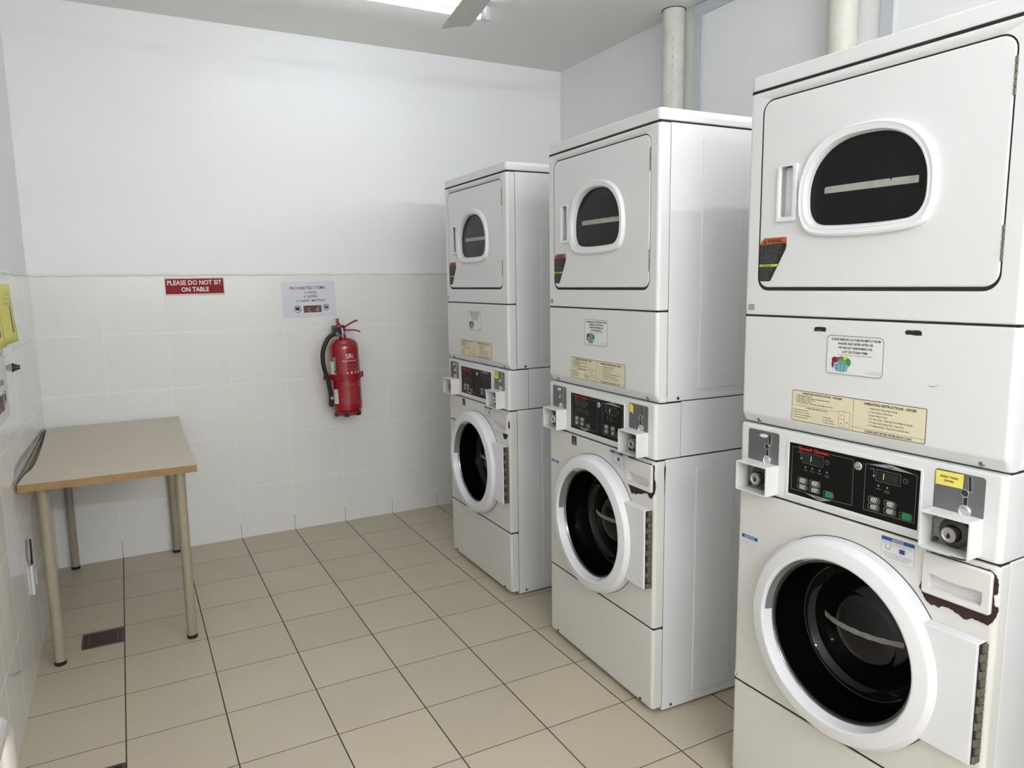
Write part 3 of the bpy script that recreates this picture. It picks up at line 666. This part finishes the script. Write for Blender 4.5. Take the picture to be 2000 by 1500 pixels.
    for k, (tx, wd) in enumerate((('1. Open Dispenser Door', .045), ('2. Load Washer or Proper', .049), ('Compartment of Dispenser', .054), ('3. Close Dispenser Door', .045))): s.text(tx, .1700, 1.1030 - .0062 * k, z_, BLACK, h=.0030, wd=wd, al='L', bold=.015)
    for k, (tx, wd) in enumerate((('A. Detergent', .024), ('B. Liquid Bleach', .031), ('C. Fabric Softener', .034))): s.text(tx, .2560, 1.0945 - .0062 * k, z_, BLACK, h=.0030, wd=wd, al='L', bold=.015)
    s.line([(.3000, 1.0800), (.3290, 1.0800), (.3290, 1.1170), (.3000, 1.1170)], .0006, z_, BLACK, True); s.line([(.3145, 1.0800), (.3145, 1.1170)], .0006, z_, BLACK); s.line([(.3000, 1.0985), (.3145, 1.0985)], .0006, z_, BLACK)
    for tx, a, b2 in (('C', .3072, 1.1060), ('A', .3072, 1.0870), ('B', .3218, 1.0900)): s.text(tx, a, b2, z_, BLACK, h=.0034, bold=.03)
    s.text('OPERATING INSTRUCTIONS - DRYER', .4250, 1.1415, z_, BLACK, h=.0056, wd=.1230, bold=.035)
    for k, (tx, wd) in enumerate((('1. Select Fabric Type (Heat setting)', .068), ('2. Load Clothes - Close Door', .058), ('3. Insert Coin(s) / Token', .046), ('4. To Start Dryer - Push Start, Door Must be Closed', .103), ('5. To Stop Dryer During Cycle - Open Door', .085), ('6. To Restart Dryer - Close Door and Push Start', .097))): s.text(tx, .3760, 1.1330 - .0078 * k, z_, BLACK, h=.0038, wd=wd, al='L', bold=.015)
    s.text('CLEAN LINT FILTER AFTER EACH LOAD', .4240, 1.0790, z_, BLACK, h=.0046, wd=.1120, bold=.035); s.text('511892', .5045, 1.0778, z_, BLACK, h=.0018, al='R')
    s.build('instruction_label', lp, M=MF, wn=False, recalc=False)
    # --- control housing
    ch = fshell(rounded_levels(.8640, 1.0440, .006, .001), 0, W, -.0985, .013, ENAM).build('control_housing', t, M=MF)
    P0 = .0012
    o_ = rrect(.1575, .5105, .8760, 1.0260, .007); i_ = rrect(.1655, .5045, .8860, 1.0180, .002)
    B().loft([L_(o_, P0 - .0005), L_(rrect(.1583, .5097, .8768, 1.0252, .007), P0 + .0020), L_(rrect(.1645, .5055, .8850, 1.0190, .002), P0 + .0020), L_(i_, P0 + .0006)], ENAM, (False, False)).build('panel_frame', ch, M=MF)
    s = B(); s.rect(.1655, .5045, .8860, 1.0180, P0, P0 + .0008, BLACKP); z_ = P0 + .0010; g1 = GREYT; lw = .0007
    s.line([(.1935, 1.0088), (.1742, 1.0088), (.1750, .8990), (.2140, .8990), (.2600, .8878), (.2966, .8985), (.3468, .9005), (.3463, 1.0092), (.2830, 1.0092)], lw, z_, g1)
    s.line([(.3769, 1.0060), (.4353, 1.0166), (.4977, 1.0060), (.4967, .9000), (.3765, .8997)], lw, z_, g1, True)
    s.add([(.3865, 1.0070, z_), (.4897, 1.0070, z_), (.4378, 1.0160, z_)], [(0, 1, 2)], g1); s.add([(.2146, .8982, z_), (.2966, .8982, z_), (.2610, .8880, z_)], [(0, 1, 2)], g1)
    s.text('Dryer', .4360, 1.0085, z_ + .0002, BLACK, h=.0042, bold=.03); s.text('Washer', .2560, .8924, z_ + .0002, BLACK, h=.0042, bold=.03)
    s.text('Speed Queen', .2360, 1.0050, z_, RED, h=.0085, wd=.0860, bold=.05)
    for cu_, u0, u1 in ((.2755, .2070, .2650), (.4725, .4035, .4610)):
        s.line([(u0, .9735), (u1, .9735), (u1, .9995), (u0, .9995)], .0006, z_, g1, True); s.add([(u0 + .003, .9760, z_), (u1 - .003, .9760, z_), (u1 - .003, .9970, z_), (u0 + .003, .9970, z_)], [(0, 1, 2, 3)], LEDO)
        s.line(ring(cu_, .9880, .0055, 18), .0006, z_, g1, True); s.line([(cu_, .992), (cu_, .988), (cu_ + .003, .988)], .0006, z_, g1)
        s.line([(u0 - .016, .9975), (u0 - .006, .9995), (u0 - .006, .9900)], .0010, z_, g1); s.prism(ring(u0 - .0055, .9835, .0022, 10, .0032), z_, z_ + .0001, g1)
    for k, (u, tx) in enumerate(((.2150, 'WASH'), (.2350, 'RINSE'), (.2560, 'SPIN'), (.2765, 'CYCLE'), (.4105, 'DRYING'), (.4315, 'COOL'))):
        s.prism(ring(u, .9632, .0022, 12), z_, z_ + .0001, g1); s.text(tx, u, .9545, z_, g1, h=.0022, wd=.011)
        if k in (3, 5): s.text('COMPLETE' if k == 3 else 'DOWN', u, .9505, z_, g1, h=.0022, wd=.013)
    for u0, u1 in ((.1935, .2230), (.2290, .2595), (.3875, .4155), (.4265, .4545)):
        for z0, z1 in ((.9205, .9345), (.9045, .9175)):
            s.line(rrect(u0, u1, z0, z1, .0045, 3), .0009, z_, g1, True)
            s.prism(rrect(u0 + .0055, u1 - .0035, z0 + .0018, z1 - .0018, .0045, 3), z_, z_ + .0008, GREYB); s.text('HOT', (u0 + u1) / 2 - .001, (z0 + z1) / 2 - .0015, z_ + .0009, BLACK, h=.003)
            s.prism([(u1 - .0085, z0 + .003), (u1 - .0060, z0 + .003), (u1 - .0045, (z0 + z1) / 2), (u1 - .0060, z1 - .003), (u1 - .0075, z1 - .005)], z_ + .0009, z_ + .0010, BLACK)
    for u0 in (.2700, .4645):
        s.line(rrect(u0 - .001, u0 + .027, .9025, .9175, .004, 3), .0007, z_, g1, True); s.prism(rrect(u0 + .0045, u0 + .0255, .9040, .9160, .0035, 3), z_, z_ + .0010, GREEN); s.text('START', u0 + .015, .9088, z_ + .0011, BLACK, h=.0026, wd=.013)
    s.build('keypad', ch, M=MF, wn=False, recalc=False)
    s = B(); s.lathe([(.0098, .0015), (.0098, .007), (.0085, .0085), (.006, .0085), (.0058, .0075), (.0045, .0075), (.0043, .0085), (0, .0085)], .3610, .9985, CHROME, 24); s.rect(.3600, .3620, .9950, .9985, .0085, .0088, BLACK); s.build('key_lock', ch, M=MF)
    # coin plates and coin boxes
    for k, u0 in enumerate((.0305, .5345)):
        pl = B(); pl.prism(rrect(u0, u0 + .1010, .9440, 1.0320, .007), P0 - .0005, P0 + .0005, PLATE)
        plate = pl.build('coin_plate', ch, M=MF, wn=False)
        s = B(); z_ = P0 + .0006; c = u0 + .0650
        up = [(c + .0030, 1.0290), (c + .0105, 1.0300), (c + .0130, .9985), (c + .0060, .9955)]; low = [(c - .0035, .9600), (c + .0055, .9600), (c + .0055, .9880), (c - .0035, .9880)]
        s.prism([(c + .0022, 1.0285), (c + .0100, 1.0294), (c + .0122, .9980), (c + .0052, .9965)], z_, z_ + .0020, CHROME)
        s.lathe([(.0088, z_), (.0086, z_ + .0026), (.0072, z_ + .0030), (.0066, z_ + .0012)], c - .0012, .9928, CHROME, 20); s.lathe([(.0066, z_ + .0012), (0, z_ + .0012)], c - .0012, .9928, LOCKD, 16)
        s.rect(c - .0045, c + .0055, .9580, .9870, z_, z_ + .0020, CHROME); s.rect(c - .0026, c + .0040, .9600, .9875, z_ + .0020, z_ + .0023, BLACK)
        s.prism([(c + .0038, 1.0278), (c + .0088, 1.0284), (c + .0110, .9992), (c + .0064, .9985)], z_ + .0020, z_ + .0023, BLACK)
        s.lathe([(.0135, z_ - .001), (.0130, z_ + .003), (.0095, z_ + .005), (.0085, z_ + .0035), (.0, z_ + .0035)], c + .0005, .9560, CHROME, 20)
        s.build('coin_slot', plate, M=MF)
        if k == 0: B().prism(ring(u0 + .0530, 1.0195, .0125, 18, .0045), z_, z_ + .004, PLASTW).build('return_tab', plate, M=MF)
        # hood
        u1 = u0 + .1015; z0, z1 = .8700, .9485; th = .0035; pp = .0460; h_ = B()
        o_ = rrect(u0 - .001, u1, z0, z1, .003, 3); i_ = rrect(u0 - .001 + th, u1 - th, z0 + th, z1 - th, .0015, 3)
        h_.loft([L_(o_, .001), L_(o_, pp - .001), L_([( (a[0] + b[0] * .2) / 1.2, (a[1] + b[1] * .2) / 1.2) for a, b in zip(o_, i_)], pp), L_(i_, pp), L_(i_, .004)], ENAM, (False, False))
        hood = h_.build('coin_box', ch, M=MF)
        bp_ = B().rect(u0 + th, u1 - th, z0 + th, z1 - th, .0012, .0045, LOCKP)
        for a, b2 in ((u0 + .012, z0 + .012), (u0 + .012, z1 - .014), (u1 - .014, z1 - .014)): bp_.lathe([(.0055, .0045), (.0050, .0075), (0, .0078)], a, b2, LOCKD, 14)
        bp_.build('lock_plate', hood, M=MF)
        cx, cz = u0 + .0520, .9070
        lk = B().lathe([(.032, .0045), (.0315, .010), (.026, .014), (.018, .015)], cx, cz, LOCKD, 32); lk.lathe([(.0165, .010), (.0165, .030), (.0150, .0325), (.0115, .0325), (.0105, .0315), (0, .0315)], cx, cz, CHROME, 32)
        lk.prism([(cx - .0035, cz - .0060), (cx, cz - .0075), (cx + .0035, cz - .0060), (cx + .0038, cz - .001), (cx, cz + .0055), (cx - .0032, cz - .001)], .0316, .0319, BLACK); lk.build('coin_lock', hood, M=MF)
    # --- washer front with porthole opening
    wf = fshell(rounded_levels(.3015, .8600, .005), 0, W, -.0385, .012, ENAMW).build('washer_front', t, M=MF)
    CU, CZ = .340, .5660
    cut(wf, [B().lathe([(.205, -.2), (.205, .05)], CU, CZ, ENAMW, 64, caps=(True, True)).build('c', t, M=MF), B().prism(rrect(.5340, .6580, .7640, .8400, .006), -.02, .02, ENAMW).build('c', t, M=MF)])
    cut(ws, [B().lathe([(.205, -.16), (.205, .05)], CU, CZ, ENAMW, 64, caps=(True, True)).build('c', t, M=MF)])
    kp = fshell(rounded_levels(.0180, .2975, .006), 0, W, -.0385, .012, ENAMW).build('kick_panel', t, M=MF)
    for u in (.06, .61): B().lathe([(0, .003), (.004, .0028), (.0055, .0008), (.0055, -.002)], u, .0285, LOCKD, 14).build('screw', kp, M=MF)
    B().rect(.003, W - .003, .296, .303, -.06, -.0035, DARKGAP).build('panel_gap', kp, M=MF, wn=False)
    for u in (.05, W - .05):
        for d_ in (.07, D - .06): B().lathe([(.018, 0), (.018, .008), (.012, .0185 if d_ < .1 else .008)], d_, W - u, RUBBER, 16, caps=(True, True)).build('foot', kp)
    # washer door: ring, glass bowl, hinge block
    wd_ = B().lathe([(.2475, .0005), (.2475, .0260), (.2465, .0295), (.2365, .0440), (.2340, .0462), (.2070, .0508), (.2035, .0503), (.2012, .0485), (.2002, .0450), (.1935, .0240), (.1925, .0200), (.196, .0)], CU, CZ, PLAST, 96)
    door = wd_.build('washer_door', t, M=MF)
    B().lathe([(.2490, .0004), (.2490, .0015), (.2478, .0016)], CU, CZ, DARKGAP, 96).build('door_edge_line', door, M=MF, wn=False)  # thin dark ring round the foot of the washer door
    rs = B().lathe([(.1935, .0235), (.1905, .0245), (.1890, .0215), (.1870, .0225), (.1855, .0180)], CU, CZ, pm('steel rim', (120, 122, 124), .25, metal=.9), 96); rs.build('glass_rim', door, M=MF)
    gb = B().lathe([(.1860, .0190), (.1835, .0060), (.1790, -.0200), (.1720, -.0500), (.1660, -.0680), (.1630, -.0700), (.1600, -.0690), (.1560, -.0760), (.1450, -.0860), (.1370, -.0840), (.1300, -.0800), (.1150, -.0710), (.1000, -.0640), (.0950, -.0610), (.0920, -.0580), (.0700, -.0470), (.0450, -.0390), (.0200, -.0350), (0, -.0340)], CU, CZ, BOWL, 96)
    gb.build('glass_bowl', door, M=MF)
    lat = B().lathe([(.1984, .0430), (.1922, .0250)], CU, CZ, pm('grey latch', (120, 120, 120), .4), 18, 118, 178); lat.build('latch_recess', door, M=MF, wn=False)
    dome = [(0, -.034), (.02, -.035), (.045, -.039), (.07, -.047), (.092, -.058), (.095, -.061), (.10, -.064), (.115, -.071), (.13, -.080)]
    def pd(u, z):
        r_ = math.hypot(u - CU, z - CZ)
        for (a, p0), (b2, p1) in zip(dome, dome[1:]):
            if r_ <= b2: return p0 + (p1 - p0) * (r_ - a) / (b2 - a) + .0016
        return -.08
    lo = []
    for i in range(25):
        u = .243 + .208 * i / 24; e = .0065 + .0006 * math.sin(i * 1.7)
        lo.append([(u, .5790 - e, pd(u, .5790 - e)), (u, .5790, pd(u, .5790)), (u, .5790 + e, pd(u, .5790 + e))])
    B().loft(lo, TAPED, (False, False), False).build('tape_strip', door, M=MF, wn=False)
    hb = [(.505, .4390), (.6580, .4390), (.6580, .7020), (.505, .7020)]
    arc = [(CU + .2440 * math.cos(R(a)), CZ + .2440 * math.sin(R(a))) for a in (33, 24, 14, 4, -4, -14, -24, -31)]
    hbp = [(arc[-1][0], .4390), (.6560, .4390), (.6580, .4410), (.6580, .7000), (.6560, .7020), (arc[0][0], .7020)] + arc[1:-1]
    B().bprism(hbp, .0005, .0300, .003, PLAST).build('hinge_block', door, M=MF)
    h_ = B(); h_.rect(.6585, .6600, .4410, .7000, .0005, .024, DARKGAP)
    for k in range(14):
        a = .4410 + .259 * k / 14; h_.box(.6585, .6650, a + .0008, a + .259 / 14 - .0012, .0010, .0170 if k % 2 else .0230, .0012, HINGE)
    h_.build('piano_hinge', door, M=MF)
    # detergent drawer
    dr = B().bprism(rrect(.5235, .6640, .7570, .8470, .008), -.012, .0080, .004, PLASTW, 3).build('detergent_drawer', t, M=MF)
    rc = spline([(.5390, .8000), (.5480, .8040), (.5920, .8000), (.6390, .8020), (.6470, .7990), (.6470, .7760), (.6400, .7720), (.5950, .7700), (.5470, .7720), (.5390, .7760)], 5)
    cut(dr, [B().prism(rc, -.0100, .02, PLASTW).build('c', t, M=MF)])
    # notices
    s = B(); P0 = .0002; z_ = P0 + .0007
    s.rect(.0170, .0720, .6960, .7340, P0, P0 + .0005, WHITEP); s.add([(.0170, .7240, z_), (.0720, .7240, z_), (.0720, .7340, z_), (.0170, .7340, z_)], [(0, 1, 2, 3)], BLUE); s.text('NOTICE', .0445, .7258, z_ + .0002, WHITEP, h=.0060, wd=.034, bold=.02)
    for k in range(4): s.text(('Do not overload washer', 'Use only low sudsing', 'detergent recommended', 'for this machine')[k], .0190, .7190 - .0056 * k, z_, GREYT, h=.0026, wd=.048, al='L')
    s.line([(.0175, .6965), (.0715, .6965), (.0715, .7240)], .0005, z_, GREYT); s.build('left_notice', wf, M=MF, wn=False, recalc=False)
    s = B(); s.rect(.4245, .5015, .7990, .8520, P0, P0 + .0005, WHITEP); s.line([(.4248, .7993), (.5012, .7993), (.5012, .8517), (.4248, .8517)], .0005, z_, GREYT, True)
    s.add([(.4245, .8435, z_), (.5015, .8435, z_), (.5015, .8520, z_), (.4245, .8520, z_)], [(0, 1, 2, 3)], BLUE); s.text('NOTICE', .4630, .8450, z_ + .0002, WHITEP, h=.0055, wd=.026, bold=.02)
    for tx, a, b2, wd in (('Keep hands and clothing away', .4620, .8395, .068), ('from moving parts while door opens', .4620, .8358, .068), ('Maximum load for this washer is', .4630, .8155, .066), ('8 kg of dry clothes Overloading', .4630, .8118, .066), ('will reduce washing quality and', .4630, .8081, .060), ('may damage machine', .4630, .8044, .048)): s.text(tx, a, b2, z_, BLACK, h=.0024, wd=wd)
    s.line([(.4350, .8330), (.4350, .8240), (.4450, .8240), (.4450, .8330)], .0010, z_, BLACK); s.line([(.4450, .8320), (.4560, .8310)], .0006, z_, GREYT)
    s.rect(.4680, .4800, .8225, .8320, z_, z_ + .0002, VIOLET); s.line(ring(.4740, .8273, .0095, 16, .006), .0006, z_, VIOLET, True)
    s.build('right_notice', wf, M=MF, wn=False, recalc=False)
    s = B().rect(.0060, .0240, .3100, .3220, P0, P0 + .0005, WHITEP); s.prism([(.013, .3130), (.016, .3130), (.0165, .3185), (.0135, .3190)], P0 + .0006, P0 + .0008, BLACK); s.build('badge', wf, M=MF, wn=False)
    return t

def kids(o): return [c for c in bpy.data.objects if c.parent == o]
def copy_tree(o, parent=None):
    c = o.copy(); C.objects.link(c); c.parent = parent
    for ch in kids(o): copy_tree(ch, c)
    return c
def part(t, name):
    for c in kids(t):
        if c.name.split('.')[0] == name: return c
first = make_stack(); second = copy_tree(first); third = copy_tree(first); shade_stack = copy_tree(first)
place = {1: (1.5677, -1.4638, R(-.2068)), 2: (1.5364, -2.5036, R(-1.6)), 3: (1.5712, -3.5099, R(1.2259)), 4: (1.5750, -4.5400, R(.3))}
GR = 'stacked washer dryers along the right wall'
for o, k, lab in ((first, 3, 'white stacked washer dryer nearest the camera, with two black scribbles above its clothes notice'),
                  (second, 2, 'white stacked washer dryer in the middle of the row of three'),
                  (shade_stack, 4, 'unseen white stacked washer dryer added to shade the side of the nearest one'),  # out of view, added to keep light off the nearest stack's side
                  (third, 1, 'white stacked washer dryer farthest from the camera, beside the tiled back wall')):
    o.location = (place[k][0], place[k][1], 0); o.rotation_euler = (0, 0, place[k][2]); tag(o, lab, 'washer dryer', GR)

def blob(pts, name, parent, m, p0, p1, seed, amp=.0012, n=9):
    pts = [(a + (.006 if abs(a - .594) > .0625 or b < .7639 else 0), b) for a, b in pts]
    rnd = random.Random(seed); q = []
    for i in range(len(pts)):
        a, b_ = Vector(pts[i]), Vector(pts[(i + 1) % len(pts)])
        for j in range(n):
            v = a.lerp(b_, j / n); q.append((v.x + rnd.uniform(-amp, amp), v.y + rnd.uniform(-amp, amp)))
    return B().prism(q, p0, p1, m).build(name, parent, M=MF, wn=False)
def yl(t, pts, tx=True):
    s = B().prism(pts, .0036, .0040, YELLOW)
    if tx: s.text('INSERT TOKEN', .5655, 1.0165, .0042, BLACK, h=.0042, wd=.036, bold=.03); s.text('(DRYER)', .5655, 1.0085, .0042, BLACK, h=.0042, wd=.020, bold=.03)
    return s.build('token_label', part(t, 'control_housing'), M=MF, wn=False, recalc=False)
# nearest stack: scribbles, label, heavy rust round the drawer
lp = part(first, 'lower_dryer_panel')
for (a, b2, wd, ht, sd) in ((.2220, 1.3020, .0320, .0085, 1), (.4500, 1.3060, .0365, .0085, 2)):
    rnd = random.Random(sd); s = B()
    for k in range(12):
        z = b2 + ht * k / 11; s.line([(a + rnd.uniform(0, .004), z), (a + wd / 3, z + rnd.uniform(-.001, .001)), (a + 2 * wd / 3, z + rnd.uniform(-.001, .001)), (a + wd - rnd.uniform(0, .004), z)], .0017, .0005 + .00002 * k, BLACK)
    s.build('black_scribble', lp, M=MF, wn=False, recalc=False)
s = B().line(spline([(.507, 1.2018), (.512, 1.2002), (.519, 1.2005), (.528, 1.2052), (.520, 1.2012)], 3), .0009, .0003, GREYT); s.build('scratch', lp, M=MF, wn=False, recalc=False)
yl(first, [(.5380, .9995), (.5935, 1.0005), (.5940, 1.0303), (.5378, 1.0290)])
wf = part(first, 'washer_front'); rp = .0011
R3 = [(.5175, .7900), (.5165, .7820), (.5120, .7700), (.5110, .7640), (.5160, .7560), (.5225, .7440), (.5300, .7370), (.5390, .7331), (.5450, .7360), (.5544, .7334), (.5620, .7400), (.5768, .7408), (.5860, .7380), (.5967, .7354), (.6060, .7300), (.6134, .7305), (.6230, .7380), (.6317, .7366), (.6430, .7370), (.6528, .7346), (.6600, .7430), (.6654, .7550), (.6700, .7690), (.6695, .7790), (.6620, .7800), (.6600, .8025), (.6670, .8050), (.6675, .8200), (.6665, .8335), (.6601, .8438), (.6560, .8500), (.6545, .8440), (.6545, .7640), (.5330, .7640), (.5330, .8440), (.5225, .8500), (.5200, .8300), (.5190, .8050)]
blob(R3, 'rust_patch', wf, RUST, .0002, rp, 1, .0008, 5)
blob([(.5330, .8440), (.5330, .8490), (.5600, .8500), (.6000, .8492), (.6560, .8500), (.6540, .8440)], 'rust_patch', wf, RUST, .0002, rp, 11, .0005, 6)
s = B().tube([(.6000, .8702, .0462), (.6120, .8700, .0464), (.6250, .8704, .0464), (.6325, .8722, .0462)], [.0008, .0016, .0020, .0012], RUST, 8); s.tube([(.5360, .8700, .0455), (.5355, .8690, .030), (.5400, .8688, .012), (.5480, .8686, .008)], [.0012, .0010, .0012, .0006], RUST, 6); s.build('rusted_edge', part(first, 'control_housing'), M=MF, wn=False)
# middle stack
wf = part(second, 'washer_front')
blob([(.5210, .8400), (.5200, .8350), (.5190, .8100), (.5195, .7800), (.5150, .7650), (.5190, .7560), (.5300, .7490), (.5380, .7350), (.5460, .7270), (.5560, .7330), (.5680, .7290), (.5800, .7370), (.6000, .7400), (.6180, .7480), (.6300, .7500), (.6400, .7390), (.6520, .7360), (.6560, .7450), (.6680, .7600), (.6720, .7800), (.6700, .7980), (.6650, .8050), (.6640, .8200), (.6660, .8500), (.6545, .8440), (.6545, .7640), (.5330, .7640), (.5330, .8440), (.5230, .8500)], 'rust_patch', wf, RUST, .0002, rp, 2, .0009, 5)
blob([(.5330, .8440), (.5330, .8495), (.5600, .8500), (.6000, .8490), (.6560, .8500), (.6540, .8440)], 'rust_patch', wf, RUST, .0002, rp, 12, .0005, 6)
e = B().rect(.1690, .2020, .8210, .8550, .0002, .0007, BLACK); e.line([(.1760, .8250), (.1950, .8250)], .0012, .0009, WHITEP); e.line(spline([(.1790, .8400), (.1850, .8480), (.1950, .8450), (.1880, .8380)], 4), .0010, .0009, WHITEP, True); e.text('energy', .1855, .8290, .0009, WHITEP, h=.0040, wd=.022); e.build('energy_badge', wf, M=MF, wn=False, recalc=False)
sf = B().tube([(.0380, .8480, .0005), (.0384, .8350, .0008), (.0376, .8200, .0008), (.0380, .7900, .0004), (.0379, .7500, .0003)], [.0012, .0030, .0026, .0012, .0006], RUST, 6).build('rust_streak', part(second, 'washer_body'), M=MS, wn=False)
yl(second, [(.5400, 1.0020), (.5520, 1.0030), (.5545, .9985), (.5590, 1.0000), (.5600, 1.0240), (.5480, 1.0300), (.5395, 1.0280)], False)
s = B().prism(ring(.5690, 1.0180, .0085, 14, .0060), .0036, .0044, RUSTE); s.build('glue_residue', part(second, 'control_housing'), M=MF, wn=False)
s = B().tube([(.5380, .8702, .0462), (.5600, .8700, .0464), (.5950, .8700, .0464), (.6330, .8722, .0462)], [.0006, .0014, .0012, .0020], RUST, 8); s.build('rusted_edge', part(second, 'control_housing'), M=MF, wn=False)
# farthest stack
wf = part(third, 'washer_front')
blob([(.6560, .8000), (.6640, .8200), (.6690, .8120), (.6720, .7980), (.6690, .7880), (.6620, .7840), (.6560, .7800)], 'rust_patch', wf, RUST, .0002, rp, 4, .0007, 4)
blob([(.6050, .7620), (.6060, .7440), (.6130, .7320), (.6300, .7290), (.6380, .7350), (.6480, .7450), (.6520, .7620)], 'rust_patch', wf, RUST, .0002, rp, 5, .0007, 4)
e2 = bpy.data.objects.new('energy_badge', part(part(second, 'washer_front'), 'energy_badge').data); C.objects.link(e2); e2.parent = wf
yl(third, [(.5390, .9990), (.5800, .9990), (.5800, 1.0290), (.5385, 1.0290)], False)
B().text('INSERT', .5600, 1.0170, .0042, BLACK, h=.0046, wd=.026, bold=.03).text('TOKEN', .5600, 1.0080, .0042, BLACK, h=.0046, wd=.022, bold=.03).build('label_lettering', part(third, 'control_housing'), M=MF, wn=False, recalc=False)
# lit digits: both on the nearest stack, only the dryer's on the middle one
def digit(t, u):
    B().prism([(u - .0006, .9800), (u + .0005, .9800), (u + .0015, .9935), (u + .0004, .9935)], .0026, .0028, LEDM).build('display_digit', part(t, 'control_housing'), M=MF, wn=False)
digit(first, .2300); digit(first, .4215); digit(second, .4215)

for o in bpy.data.objects:
    if o.type == 'MESH' and o.name == 'c': bpy.data.objects.remove(o)
